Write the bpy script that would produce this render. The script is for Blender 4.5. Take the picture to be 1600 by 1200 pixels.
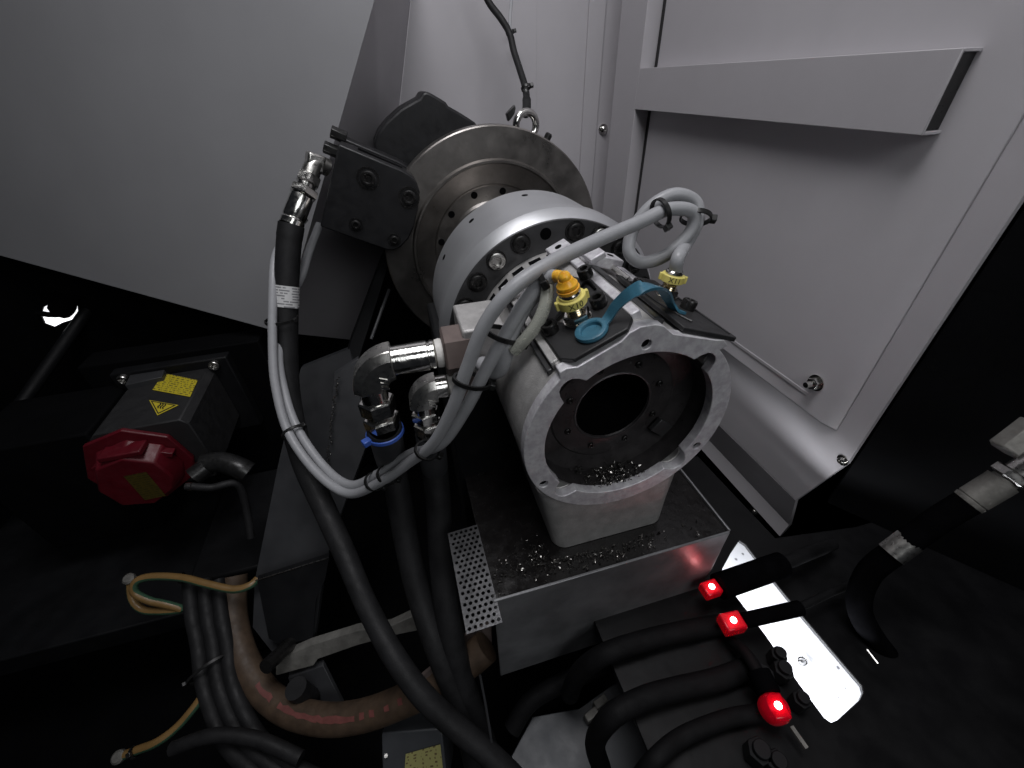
import bpy, bmesh, math, random
from mathutils import Vector, Matrix
random.seed(7)
for o in list(bpy.data.objects): bpy.data.objects.remove(o, do_unlink=True)
SC = bpy.context.scene
COL = SC.collection
V = Vector
R_ = math.radians

# ------------------------------------------------------------------ camera
CAM_C = V((-0.16616734, -0.23596485, 0.25626447))
CAM_F = 642.125 / 1600.0                      # focal length / image width
CR = V((0.96394, -0.264022, -0.033335)).normalized()
CD = V((-0.183055, -0.566923, -0.803174)).normalized()
CF = V((0.193157, 0.780314, -0.594811)).normalized()
cam_d = bpy.data.cameras.new('camera'); cam = bpy.data.objects.new('camera', cam_d); COL.objects.link(cam)
cam_d.sensor_fit = 'HORIZONTAL'; cam_d.sensor_width = 36.0; cam_d.lens = 36.0 * CAM_F
cam_d.clip_start = 0.01; cam_d.clip_end = 50
mw = Matrix.Identity(4)
for i in range(3):
    mw[i][0] = CR[i]; mw[i][1] = -CD[i]; mw[i][2] = -CF[i]; mw[i][3] = CAM_C[i]
cam.matrix_world = mw
SC.camera = cam

# ------------------------------------------------------------------ light
W = bpy.data.worlds.new('World'); SC.world = W; W.use_nodes = True
W.node_tree.nodes['Background'].inputs['Color'].default_value = (0.80, 0.86, 1.0, 1)
W.node_tree.nodes['Background'].inputs['Strength'].default_value = 0.012
SC.view_settings.view_transform = 'Standard'
SC.view_settings.look = 'None'
SC.view_settings.exposure = 0.0
SC.view_settings.gamma = 1.0
SC.render.resolution_x = 1024; SC.render.resolution_y = 768

def area(name, loc, target, sx, sy, power, color=(1, 1, 1), spread=180):
    d = bpy.data.lights.new(name, 'AREA'); d.shape = 'RECTANGLE'; d.size = sx; d.size_y = sy
    d.energy = power; d.color = color; d.spread = R_(spread)
    o = bpy.data.objects.new(name, d); COL.objects.link(o)
    o.location = loc; o.rotation_euler = (V(target) - V(loc)).to_track_quat('-Z', 'Y').to_euler()
    return o
area('machine_lamp', (-0.14, 0.10, 1.35), (0.12, 0.36, 0.0), 0.70, 0.60, 8.0, (0.985, 0.975, 1.0), 150)
area('front_fill', (0.15, -1.20, 1.00), (-0.1, 0.2, 0.0), 0.9, 0.7, 6.0, (0.96, 0.98, 1.0))  # unseen fill light added behind the camera, for the open workshop side
area('under_fill', (0.095, -0.09, -0.345), (0.30, -0.05, -0.42), 0.30, 0.03, 3.2, (0.95, 0.97, 1.0))  # hidden fill light added beneath the bed plate to whiten the slot floor

# ------------------------------------------------------------------ pixel helper: a picture point and a known depth give a place
def ray(px, py):
    return CR * ((px - 800) / 642.125) + CD * ((py - 600) / 642.125) + CF
def at(px, py, **k):
    r = ray(px, py); a, v = list(k.items())[0]
    if a == 'd': return CAM_C + r * v
    i = 'xyz'.index(a)
    return CAM_C + r * ((v - CAM_C[i]) / r[i])
def atp(px, py, o, n):
    r = ray(px, py); o = V(o); n = V(n)
    return CAM_C + r * (n.dot(o - CAM_C) / n.dot(r))

# ------------------------------------------------------------------ materials
def nt(name):
    m = bpy.data.materials.new(name); m.use_nodes = True
    t = m.node_tree; return m, t, t.nodes['Principled BSDF']
def mat(name, col, rough=0.5, metal=0.0, var=0.12, scale=40, bump=0.0, bscale=300, spec=0.5, rvar=0.1,
        col2=None, thr=None, coat=0.0, stretch=None, trans=0.0, sss=0.0):
    m, t, b = nt(name); N = t.nodes; L = t.links
    tc = N.new('ShaderNodeTexCoord'); mp = N.new('ShaderNodeMapping')
    L.new(tc.outputs['Object'], mp.inputs['Vector'])
    if stretch: mp.inputs['Scale'].default_value = stretch
    n = N.new('ShaderNodeTexNoise'); n.inputs['Scale'].default_value = scale; n.inputs['Detail'].default_value = 6
    n.inputs['Roughness'].default_value = 0.62
    L.new(mp.outputs['Vector'], n.inputs['Vector'])
    cr = N.new('ShaderNodeValToRGB')
    a = tuple(max(0, c * (1 - var)) for c in col[:3]); c2 = tuple(min(1, c * (1 + var)) for c in col[:3])
    if col2: c2 = col2; a = col
    cr.color_ramp.elements[0].color = (*a[:3], 1); cr.color_ramp.elements[1].color = (*c2[:3], 1)
    lo, hi = thr if thr else (0.33, 0.67)
    cr.color_ramp.elements[0].position = lo; cr.color_ramp.elements[1].position = hi
    L.new(n.outputs['Fac'], cr.inputs['Fac']); L.new(cr.outputs['Color'], b.inputs['Base Color'])
    b.inputs['Metallic'].default_value = metal
    b.inputs['Specular IOR Level'].default_value = spec
    if coat: b.inputs['Coat Weight'].default_value = coat; b.inputs['Coat Roughness'].default_value = 0.15
    if trans: b.inputs['Transmission Weight'].default_value = trans; b.inputs['IOR'].default_value = 1.3
    if sss: b.inputs['Subsurface Weight'].default_value = sss; b.inputs['Subsurface Radius'].default_value = (0.004, 0.004, 0.004)
    n2 = N.new('ShaderNodeTexNoise'); n2.inputs['Scale'].default_value = scale * 2.3; n2.inputs['Detail'].default_value = 5
    L.new(mp.outputs['Vector'], n2.inputs['Vector'])
    mr = N.new('ShaderNodeMapRange'); mr.inputs['From Min'].default_value = 0.3; mr.inputs['From Max'].default_value = 0.7
    mr.inputs['To Min'].default_value = max(0.03, rough - rvar); mr.inputs['To Max'].default_value = min(1, rough + rvar)
    L.new(n2.outputs['Fac'], mr.inputs['Value']); L.new(mr.outputs['Result'], b.inputs['Roughness'])
    if bump:
        n3 = N.new('ShaderNodeTexNoise'); n3.inputs['Scale'].default_value = bscale; n3.inputs['Detail'].default_value = 3
        L.new(mp.outputs['Vector'], n3.inputs['Vector'])
        bp = N.new('ShaderNodeBump'); bp.inputs['Strength'].default_value = bump; bp.inputs['Distance'].default_value = 0.001
        L.new(n3.outputs['Fac'], bp.inputs['Height']); L.new(bp.outputs['Normal'], b.inputs['Normal'])
    return m
def emit(name, col, s):
    m, t, b = nt(name); b.inputs['Base Color'].default_value = (*col, 1)
    b.inputs['Emission Color'].default_value = (*col, 1); b.inputs['Emission Strength'].default_value = s
    return m
M = dict(
    bedblack=mat('black_bed_paint', (0.0042, 0.0042, 0.0048), 0.45, 0, 0.3, 14, 0.3, 60, spec=0.22),
    bore=mat('oily_shaded_bore', (0.040, 0.037, 0.038), 0.35, 0.2, 0.3, 60, 0.1, 300, spec=0.4),  # oily black, deepened to stand in for shade inside the mouth
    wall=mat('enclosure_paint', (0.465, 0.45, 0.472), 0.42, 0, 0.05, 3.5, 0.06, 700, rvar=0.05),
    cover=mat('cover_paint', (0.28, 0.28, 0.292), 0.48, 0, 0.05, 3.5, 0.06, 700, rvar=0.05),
    cast=mat('cast_aluminium', (0.52, 0.51, 0.50), 0.50, 0.5, 0.16, 60, 0.5, 900, rvar=0.08),
    machined=mat('machined_aluminium', (0.56, 0.54, 0.58), 0.48, 0.35, 0.25, 120, 0.15, 500, col2=(0.76, 0.76, 0.78), thr=(0.38, 0.62), rvar=0.12),
    steel=mat('turned_steel', (0.62, 0.63, 0.65), 0.38, 0.75, 0.03, 12, 0.02, 900, rvar=0.02),
    disc=mat('brake_disc_steel', (0.26, 0.245, 0.232), 0.36, 0.9, 0.28, 14, 0.06, 500, rvar=0.10),
    oxide=mat('black_oxide_face', (0.085, 0.085, 0.088), 0.38, 0.6, 0.15, 40, 0.05, 600),
    black=mat('black_anodised', (0.014, 0.014, 0.0155), 0.45, 0.15, 0.2, 50, 0.15, 900, rvar=0.08),
    plate=mat('black_cover_plate', (0.022, 0.022, 0.023), 0.45, 0.1, 0.2, 60, 0.12, 1200, rvar=0.06),
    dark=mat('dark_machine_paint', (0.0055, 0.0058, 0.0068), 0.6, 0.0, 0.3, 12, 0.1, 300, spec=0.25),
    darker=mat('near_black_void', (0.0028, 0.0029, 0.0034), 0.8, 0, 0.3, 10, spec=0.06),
    grey=mat('dark_grey_paint', (0.034, 0.035, 0.038), 0.5, 0.0, 0.15, 15, 0.1, 300),
    greybox=mat('grey_box_paint', (0.062, 0.066, 0.073), 0.5, 0.0, 0.1, 15, 0.1, 300),
    hoseblack=mat('matt_black_hose', (0.0022, 0.0022, 0.0026), 0.9, 0, 0.3, 40, spec=0.0),
    hosemid=mat('dull_black_hose', (0.0050, 0.0050, 0.0056), 0.7, 0, 0.3, 40, 0.2, 400, spec=0.15),
    upright=mat('upright_paint', (0.030, 0.031, 0.034), 0.5, 0, 0.15, 12, 0.1, 300),
    motor=mat('motor_paint', (0.021, 0.021, 0.022), 0.5, 0, 0.15, 30, 0.15, 600),
    bolt=mat('black_bolt', (0.035, 0.034, 0.034), 0.3, 0.7, 0.2, 80),
    boltsteel=mat('steel_bolt', (0.55, 0.54, 0.52), 0.28, 1.0, 0.1, 80),
    zinc=mat('zinc_fitting', (0.72, 0.71, 0.68), 0.17, 1.0, 0.12, 60, 0.1, 400, rvar=0.09),
    forged=mat('forged_zinc', (0.60, 0.59, 0.56), 0.30, 1.0, 0.12, 90, 0.12, 260, rvar=0.05),
    brown=mat('brown_phosphate', (0.16, 0.125, 0.115), 0.5, 0.35, 0.12, 60, 0.1, 500),
    ptfe=mat('sealing_tape', (0.72, 0.70, 0.67), 0.6, 0, 0.08, 90, 0.4, 300),
    rubber=mat('rubber_hose', (0.013, 0.013, 0.014), 0.6, 0, 0.3, 40, 0.25, 500, spec=0.3),
    cable=mat('grey_cable', (0.33, 0.335, 0.35), 0.42, 0, 0.06, 60, 0.08, 300),
    clear=mat('milky_tube', (0.52, 0.53, 0.47), 0.25, 0, 0.06, 60, trans=0.35),
    blackpl=mat('black_plastic', (0.012, 0.012, 0.012), 0.35, 0, 0.2, 80),
    amber=mat('amber_boot', (0.85, 0.36, 0.015), 0.3, 0, 0.25, 220, col2=(0.95, 0.58, 0.06), sss=0.3),
    marker=mat('yellow_marker', (0.80, 0.70, 0.20), 0.45, 0, 0.05, 60, sss=0.2),
    ink=mat('print_ink', (0.012, 0.012, 0.012), 0.6, 0, 0.0, 60),
    brass=mat('nickel_brass', (0.68, 0.58, 0.40), 0.2, 1.0, 0.1, 60),
    nickel=mat('nickel_gland', (0.66, 0.64, 0.60), 0.13, 1.0, 0.08, 60, rvar=0.05),
    blue=mat('blue_cap_rubber', (0.045, 0.15, 0.22), 0.35, 0, 0.12, 120, 0.15, 400, sss=0.2),
    bluetie=mat('blue_tie', (0.05, 0.12, 0.48), 0.4, 0, 0.1, 60),
    red=mat('red_motor_cap', (0.10, 0.005, 0.011), 0.42, 0, 0.15, 40, 0.1, 300),
    yellow=mat('yellow_sticker', (0.62, 0.50, 0.035), 0.5, 0, 0.08, 40),
    yellow2=mat('aged_sticker', (0.42, 0.40, 0.16), 0.5, 0, 0.12, 40),
    rust=mat('brown_hose', (0.072, 0.047, 0.030), 0.6, 0, 0.3, 40, 0.3, 200),
    pink=mat('faded_red_print', (0.17, 0.055, 0.048), 0.6, 0, 0.2, 90),
    earthy=mat('earth_wire_yellow', (0.21, 0.125, 0.045), 0.4, 0, 0.1, 60),
    earthg=mat('earth_wire_green', (0.045, 0.10, 0.06), 0.4, 0, 0.1, 60),
    bar=mat('raw_steel_bar', (0.20, 0.195, 0.18), 0.55, 0.5, 0.25, 50, 0.3, 300),
    tray=mat('tray_steel', (0.20, 0.202, 0.21), 0.40, 0.4, 0.3, 14, 0.12, 500, rvar=0.12),
    oil=mat('oily_tray', (0.010, 0.009, 0.009), 0.22, 0.1, 0.3, 40, 0.4, 120),
    chip=mat('oily_chips', (0.22, 0.21, 0.20), 0.15, 0.9, 0.4, 300),
    mesh=mat('perforated_zinc', (0.11, 0.11, 0.115), 0.4, 0.8, 0.2, 60, 0.2, 400),
    redlens=mat('red_lens', (0.55, 0.004, 0.02), 0.2, 0, 0.1, 60, trans=0.25),
    white=mat('pale_floor_paint', (0.80, 0.81, 0.84), 0.5, 0, 0.05, 10),
)
M['led'] = emit('led_core', (1.0, 0.40, 0.40), 20)
M['glowlens'] = emit('lit_red_lens', (0.62, 0.004, 0.02), 0.055); M['glowlens'].node_tree.nodes['Principled BSDF'].inputs['Roughness'].default_value = 0.18
M['glowlens'].node_tree.nodes['Principled BSDF'].inputs['Transmission Weight'].default_value = 0.35
# dirt flecks on the pale floor
def floor_mat():
    m, t, b = nt('pale_floor_flecks'); N = t.nodes; L = t.links
    tc = N.new('ShaderNodeTexCoord')
    vo = N.new('ShaderNodeTexVoronoi'); vo.inputs['Scale'].default_value = 42; vo.inputs['Randomness'].default_value = 1
    L.new(tc.outputs['Object'], vo.inputs['Vector'])
    no = N.new('ShaderNodeTexNoise'); no.inputs['Scale'].default_value = 160; L.new(tc.outputs['Object'], no.inputs['Vector'])
    ad = N.new('ShaderNodeMath'); ad.operation = 'MULTIPLY_ADD'; ad.inputs[1].default_value = 0.22
    L.new(no.outputs['Fac'], ad.inputs[0]); L.new(vo.outputs['Distance'], ad.inputs[2])
    cr = N.new('ShaderNodeValToRGB'); cr.color_ramp.elements[0].position = 0.17; cr.color_ramp.elements[1].position = 0.22
    cr.color_ramp.elements[0].color = (0.22, 0.22, 0.24, 1); cr.color_ramp.elements[1].color = (0.80, 0.81, 0.85, 1)
    L.new(ad.outputs[0], cr.inputs['Fac']); L.new(cr.outputs['Color'], b.inputs['Base Color'])
    return m
M['floorw'] = floor_mat()
# small unreadable print lines on a sticker
def print_mat(name, base, ink, sx, sy, dens):
    m, t, b = nt(name); N = t.nodes; L = t.links
    uv = N.new('ShaderNodeUVMap')
    mp = N.new('ShaderNodeMapping'); mp.inputs['Scale'].default_value = (sx, sy, 1); L.new(uv.outputs['UV'], mp.inputs['Vector'])
    sp = N.new('ShaderNodeSeparateXYZ'); L.new(mp.outputs['Vector'], sp.inputs[0])
    fr = N.new('ShaderNodeMath'); fr.operation = 'FRACT'; L.new(sp.outputs['Y'], fr.inputs[0])
    g = N.new('ShaderNodeMath'); g.operation = 'GREATER_THAN'; g.inputs[1].default_value = 0.5; L.new(fr.outputs[0], g.inputs[0])
    fl = N.new('ShaderNodeMath'); fl.operation = 'FLOOR'; L.new(sp.outputs['Y'], fl.inputs[0])
    cb = N.new('ShaderNodeCombineXYZ'); L.new(sp.outputs['X'], cb.inputs[0]); L.new(fl.outputs[0], cb.inputs[1])
    no = N.new('ShaderNodeTexNoise'); no.inputs['Scale'].default_value = 1.0; no.inputs['Detail'].default_value = 4
    L.new(cb.outputs[0], no.inputs['Vector'])
    g2 = N.new('ShaderNodeMath'); g2.operation = 'LESS_THAN'; g2.inputs[1].default_value = dens; L.new(no.outputs['Fac'], g2.inputs[0])
    mu = N.new('ShaderNodeMath'); mu.operation = 'MULTIPLY'; L.new(g.outputs[0], mu.inputs[0]); L.new(g2.outputs[0], mu.inputs[1])
    mx = N.new('ShaderNodeMix'); mx.data_type = 'RGBA'; mx.inputs[6].default_value = (*base, 1); mx.inputs[7].default_value = (*ink, 1)
    L.new(mu.outputs[0], mx.inputs[0]); L.new(mx.outputs[2], b.inputs['Base Color']); b.inputs['Roughness'].default_value = 0.45
    return m
M['label_y'] = print_mat('yellow_label_print', (0.60, 0.49, 0.03), (0.20, 0.16, 0.03), 14, 9, 0.5)
M['label_a'] = print_mat('aged_label_print', (0.40, 0.38, 0.15), (0.16, 0.12, 0.06), 9, 6, 0.46)
M['label_d'] = print_mat('dim_label_print', (0.085, 0.062, 0.012), (0.05, 0.04, 0.01), 6, 12, 0.52)
M['label_s'] = print_mat('silver_label_print', (0.62, 0.62, 0.62), (0.22, 0.22, 0.23), 10, 8, 0.52)

# ------------------------------------------------------------------ mesh builder
def cr_spline(pts, sub=8):
    pts = [V(p) for p in pts]; n = len(pts); out = []
    for i in range(n - 1):
        p0 = pts[max(i - 1, 0)]; p1 = pts[i]; p2 = pts[i + 1]; p3 = pts[min(i + 2, n - 1)]
        for s in range(sub):
            t = s / sub
            out.append(0.5 * ((2 * p1) + (p2 - p0) * t + (2 * p0 - 5 * p1 + 4 * p2 - p3) * t * t + (3 * p1 - p0 - 3 * p2 + p3) * t ** 3))
    out.append(pts[-1]); return out
class MB:
    def __init__(s): s.bm = bmesh.new(); s.uv = None
    def _face(s, vs):
        try: return s.bm.faces.new(vs)
        except ValueError: return None
    def box(s, c, size, rot=None):
        c = V(c); hx, hy, hz = [a / 2 for a in size]; rot = rot or Matrix.Identity(3)
        vs = [s.bm.verts.new(c + rot @ V((x * hx, y * hy, z * hz))) for x in (-1, 1) for y in (-1, 1) for z in (-1, 1)]
        for f in ((0, 1, 3, 2), (4, 6, 7, 5), (0, 4, 5, 1), (2, 3, 7, 6), (0, 2, 6, 4), (1, 5, 7, 3)): s._face([vs[i] for i in f])
        return s
    def box2(s, a, b):
        a = V(a); b = V(b); return s.box((a + b) / 2, [abs(x) for x in (b - a)])
    def frame(s, d, up=None):
        d = V(d).normalized(); up = V(up) if up else (V((0, 0, 1)) if abs(d.z) < 0.9 else V((1, 0, 0)))
        u = (up - d * up.dot(d)).normalized(); return u, d.cross(u).normalized(), d
    def lathe(s, o, d, prof, n=48, a0=0, a1=360, up=None, close=False):
        """prof: list of (radius, distance along d)"""
        u, w, d = s.frame(d, up); o = V(o); full = abs(a1 - a0) >= 359.9; m = n if full else n + 1; rings = []
        for r, t in prof:
            if r < 1e-6: rings.append([s.bm.verts.new(o + d * t)] * m); continue
            rings.append([s.bm.verts.new(o + d * t + (u * math.cos(R_(a0 + (a1 - a0) * k / n)) + w * math.sin(R_(a0 + (a1 - a0) * k / n))) * r) for k in range(m)])
        pr = list(zip(rings[:-1], rings[1:]))
        if close: pr.append((rings[-1], rings[0]))
        for A, B in pr:
            for k in range(n):
                j = (k + 1) % m
                q = [A[k], A[j], B[j], B[k]]; q2 = []
                for v in q:
                    if v not in q2: q2.append(v)
                if len(q2) > 2: s._face(q2)
        return s
    def cyl(s, p0, p1, r, r2=None, n=20, up=None):
        p0 = V(p0); p1 = V(p1); L = (p1 - p0).length; r2 = r if r2 is None else r2
        return s.lathe(p0, p1 - p0, [(0, 0), (r, 0), (r2, L), (0, L)], n, up=up)
    def tube(s, pts, r, n=14, sub=8, flat=1.0, raw=False, radii=None, cap=True):
        P = [V(p) for p in pts] if raw else cr_spline(pts, sub)
        m = len(P); up = None; rings = []
        for i, p in enumerate(P):
            t = (P[min(i + 1, m - 1)] - P[max(i - 1, 0)]).normalized()
            if up is None: up = V((0, 0, 1)) if abs(t.z) < 0.9 else V((1, 0, 0))
            up = (up - t * up.dot(t)).normalized(); w = t.cross(up)
            rr = r if radii is None else radii(i / (m - 1))
            rings.append([s.bm.verts.new(p + (up * math.cos(2 * math.pi * k / n) * flat + w * math.sin(2 * math.pi * k / n)) * rr) for k in range(n)])
        for A, B in zip(rings[:-1], rings[1:]):
            for k in range(n): s._face([A[k], A[(k + 1) % n], B[(k + 1) % n], B[k]])
        if cap: s._face(rings[0]); s._face(rings[-1])
        return s
    def poly(s, pts):
        s._face([s.bm.verts.new(V(p)) for p in pts]); return s
    def quad_uv(s, pts):
        if s.uv is None: s.uv = s.bm.loops.layers.uv.new('UVMap')
        f = s._face([s.bm.verts.new(V(p)) for p in pts])
        for l, c in zip(f.loops, ((0, 0), (1, 0), (1, 1), (0, 1))): l[s.uv].uv = c
        return s
    def prism(s, pts, vec):
        vec = V(vec); A = [s.bm.verts.new(V(p)) for p in pts]; B = [s.bm.verts.new(V(p) + vec) for p in pts]; n = len(A)
        s._face(A); s._face(B[::-1])
        for k in range(n): s._face([A[k], A[(k + 1) % n], B[(k + 1) % n], B[k]])
        return s
    def plate(s, outer, holes, o, u, v, vec):
        """outline with holes (2-D, in basis u, v at o) filled and given thickness vec"""
        o = V(o); u = V(u); v = V(v); vec = V(vec)
        def layer(off):
            loops = []; es = []
            for lp in [outer] + holes:
                vs = [s.bm.verts.new(o + off + u * a + v * b) for a, b in lp]; loops.append(vs)
                for k in range(len(vs)): es.append(s.bm.edges.new((vs[k], vs[(k + 1) % len(vs)])))
            bmesh.ops.triangle_fill(s.bm, use_beauty=True, use_dissolve=False, edges=es)
            return loops
        A = layer(V((0, 0, 0))); B = layer(vec)
        for a, b in zip(A, B):
            for k in range(len(a)): s._face([a[k], a[(k + 1) % len(a)], b[(k + 1) % len(b)], b[k]])
        return s
    def hexa(s, p0, p1, r, n=6, up=None):
        p0 = V(p0); p1 = V(p1); L = (p1 - p0).length; c = r * 0.08
        return s.lathe(p0, p1 - p0, [(0, 0), (r * 0.9, 0), (r, c), (r, L - c), (r * 0.9, L), (0, L)], n, up=up)
    def build(s, name, m, parent=None, bevel=0, smooth=35, thick=0):
        bmesh.ops.recalc_face_normals(s.bm, faces=s.bm.faces)
        me = bpy.data.meshes.new(name)
        cs = [v.co.copy() for v in s.bm.verts]
        lo = V([min(c[i] for c in cs) for i in range(3)]); hi = V([max(c[i] for c in cs) for i in range(3)])
        if parent is None: base = V(((lo.x + hi.x) / 2, (lo.y + hi.y) / 2, lo.z))
        else:
            base = V((0, 0, 0)); q = parent
            while q is not None: base += q.location; q = q.parent
        for v in s.bm.verts: v.co -= base
        s.bm.to_mesh(me); s.bm.free()
        for p in me.polygons: p.use_smooth = True
        me.set_sharp_from_angle(angle=R_(smooth))
        me.materials.append(M[m] if isinstance(m, str) else m)
        o = bpy.data.objects.new(name, me); COL.objects.link(o)
        if parent is None: o.location = base
        else: o.parent = parent
        if thick:
            md = o.modifiers.new('solid', 'SOLIDIFY'); md.thickness = thick; md.offset = 0
        if bevel:
            md = o.modifiers.new('bevel', 'BEVEL'); md.width = bevel; md.segments = 2; md.limit_method = 'ANGLE'; md.angle_limit = R_(40)
            md.harden_normals = False
        return o
def tag(o, label, cat, group=None):
    o['label'] = label; o['category'] = cat
    if group: o['group'] = group
    return o
def struct(o): o['kind'] = 'structure'; return o
def thing(name, loc, label, cat, group=None):
    o = bpy.data.objects.new(name, None); COL.objects.link(o); o.location = V(loc); o.empty_display_size = 0.02
    return tag(o, label, cat, group)
def circ(r, n=24, cx=0, cy=0, a0=0): return [(cx + r * math.cos(2 * math.pi * k / n + a0), cy + r * math.sin(2 * math.pi * k / n + a0)) for k in range(n)]
def rotm(x=0, y=0, z=0): return Matrix.Rotation(R_(z), 3, 'Z') @ Matrix.Rotation(R_(y), 3, 'Y') @ Matrix.Rotation(R_(x), 3, 'X')
def basis(e1, e2, e3): return Matrix((e1, e2, e3)).transposed()
YA = V((0, 1, 0))

def socket_screw(parent, p, d, r, h, m='bolt', name='socket_screw'):
    """cap screw with a hex recess, head base at p, pointing out along d"""
    d = V(d).normalized(); b = MB()
    b.lathe(p, d, [(r, 0), (r, h * 0.86), (r * 0.9, h), (r * 0.56, h), (r * 0.50, h * 0.9), (r * 0.50, h * 0.35), (0, h * 0.3)], 24)
    o = b.build(name, m, parent)
    return o

# =================================================================== THE SETTING
# back wall
b = MB(); b.box2((-0.75, 0.886, -0.02), (0.20, 0.896, 1.3)); b.box2((0.2002, 0.886, -0.60), (0.46, 0.896, 1.3)); struct(b.build('wall_back', 'wall'))
b = MB(); b.box2((-0.80, 0.890, -0.90), (0.1998, 0.900, -0.0205)); struct(b.build('back_dark_sheet', 'darker'))  # near-black sheet stands in for the darkness below the back wall
# right wall with its slanted lower corner and folded foot
b = MB()
b.prism([(0.40, 0.036, 1.3), (0.40, 0.886, 1.3), (0.40, 0.886, -0.335), (0.40, 0.0705, -0.335), (0.40, 0.037, -0.211)], (0.006, 0, 0))
struct(b.build('wall_right', 'wall'))
b = MB()
b.prism([(0.400, 0.0715, -0.337), (0.400, 0.886, -0.337), (0.423, 0.886, -0.418), (0.423, 0.072, -0.418)], (0.006, 0, 0))
b.prism([(0.423, 0.072, -0.4185), (0.423, 0.886, -0.4185), (0.416, 0.886, -0.450), (0.416, 0.072, -0.450)], (0.006, 0, 0))
struct(b.build('wall_foot', 'wall'))
# black front wall and dark fillers beyond the right wall's edge and the dark bed below
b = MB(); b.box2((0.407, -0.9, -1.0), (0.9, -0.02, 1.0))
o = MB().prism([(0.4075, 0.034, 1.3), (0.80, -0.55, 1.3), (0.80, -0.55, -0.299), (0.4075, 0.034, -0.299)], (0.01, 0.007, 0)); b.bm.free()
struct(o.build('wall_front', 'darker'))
b = MB(); b.box2((0.435, 0.30, -0.9), (1.6, 0.31, 1.3)); struct(b.build('dark_filler', 'darker'))  # near-black filler added to keep the gap past the right wall dark
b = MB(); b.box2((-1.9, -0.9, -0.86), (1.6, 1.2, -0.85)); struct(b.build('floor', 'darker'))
b = MB(); b.box2((0.92, -0.9, -0.85), (0.93, 0.2999, -0.31)); struct(b.build('dark_filler_end', 'darker'))  # second near-black filler added, darkening the gap below the front wall
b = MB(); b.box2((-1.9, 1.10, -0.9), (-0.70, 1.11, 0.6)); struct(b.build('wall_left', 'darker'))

# dark bed plate with the slot one looks through to the pale workshop floor
ZB = -0.30
def z2(px, py, z=ZB): p = at(px, py, z=z); return (p.x, p.y)
slot_px = [(1155, 844), (1164, 850), (1195, 890), (1253, 962), (1346, 1071), (1349, 1082), (1344, 1093), (1310, 1124), (1299, 1129), (1288, 1121), (1250, 1070), (1197, 993), (1170, 957), (1140, 918), (1128, 901), (1129, 888), (1143, 862)]
slot = [z2(*p) for p in slot_px]
b = MB(); b.plate([(-0.02, -0.60), (0.90, -0.60), (0.90, -0.02), (0.41, -0.012), (0.284, 0.006), (0.276, 0.18), (-0.02, 0.18)], [slot], (0, 0, ZB), (1, 0, 0), (0, 1, 0), (0, 0, -0.006))
struct(b.build('bed_plate', 'bedblack', bevel=0.001))
b = MB(); b.box2((0.07, -0.40, -0.43), (0.37, 0.20, -0.425)); struct(b.build('floor_pale', 'floorw'))
b = MB(); b.box2((0.07, 0.004, -0.4245), (0.37, 0.20, -0.418)); struct(b.build('floor_step', 'floorw'))
# dark baffles added to stop light leaking out under the bed plate
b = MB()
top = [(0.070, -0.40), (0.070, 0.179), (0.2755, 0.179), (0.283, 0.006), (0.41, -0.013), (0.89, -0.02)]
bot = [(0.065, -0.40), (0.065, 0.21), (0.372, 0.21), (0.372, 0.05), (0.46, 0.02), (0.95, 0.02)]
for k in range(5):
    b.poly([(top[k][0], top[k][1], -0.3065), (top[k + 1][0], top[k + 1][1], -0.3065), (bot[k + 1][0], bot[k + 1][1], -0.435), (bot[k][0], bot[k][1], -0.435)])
struct(b.build('bed_baffle', 'darker', thick=0.002))
lump = MB()
q = at(1252, 1036, z=-0.4245)
for k in range(9):
    a = k * 0.9; lump.tube([q + V((math.cos(a + e) * 0.0035 * (1 + 0.12 * k), math.sin(a + e) * 0.0030 * (1 + 0.1 * k), 0.001 + 0.0007 * k)) for e in (0, 0.7, 1.4, 2.1)], 0.0006, n=5, sub=3)
tag(lump.build('swarf_curl', 'chip'), 'small curl of swarf lying on the pale floor in the slot', 'swarf curl')

# ------------------------------------------------------------------ big left cover panels
A1 = at(588, -60, d=0.60); A1b = at(585, 0, d=0.615); A2 = at(438, 519, d=0.86); A3 = at(0, 399, d=0.86)
nA = (A2 - A1b).cross(A3 - A2).normalized()
pA = [atp(x, y, A1b, nA) for x, y in ((603, -60), (585, 0), (438, 519), (0, 399), (-200, 345), (-200, -60))]
B1 = pA[0]; B2 = pA[2]
cv = thing('sheet_cover', (pA[2] + pA[3]) / 2, 'large flat grey sheet metal cover filling the upper left', 'cover')
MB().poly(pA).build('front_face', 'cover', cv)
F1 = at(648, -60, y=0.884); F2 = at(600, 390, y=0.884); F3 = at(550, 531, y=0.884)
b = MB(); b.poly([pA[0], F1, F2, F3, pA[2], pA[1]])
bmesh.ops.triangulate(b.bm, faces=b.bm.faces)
b.build('return_face', 'wall', cv, smooth=80)

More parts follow.
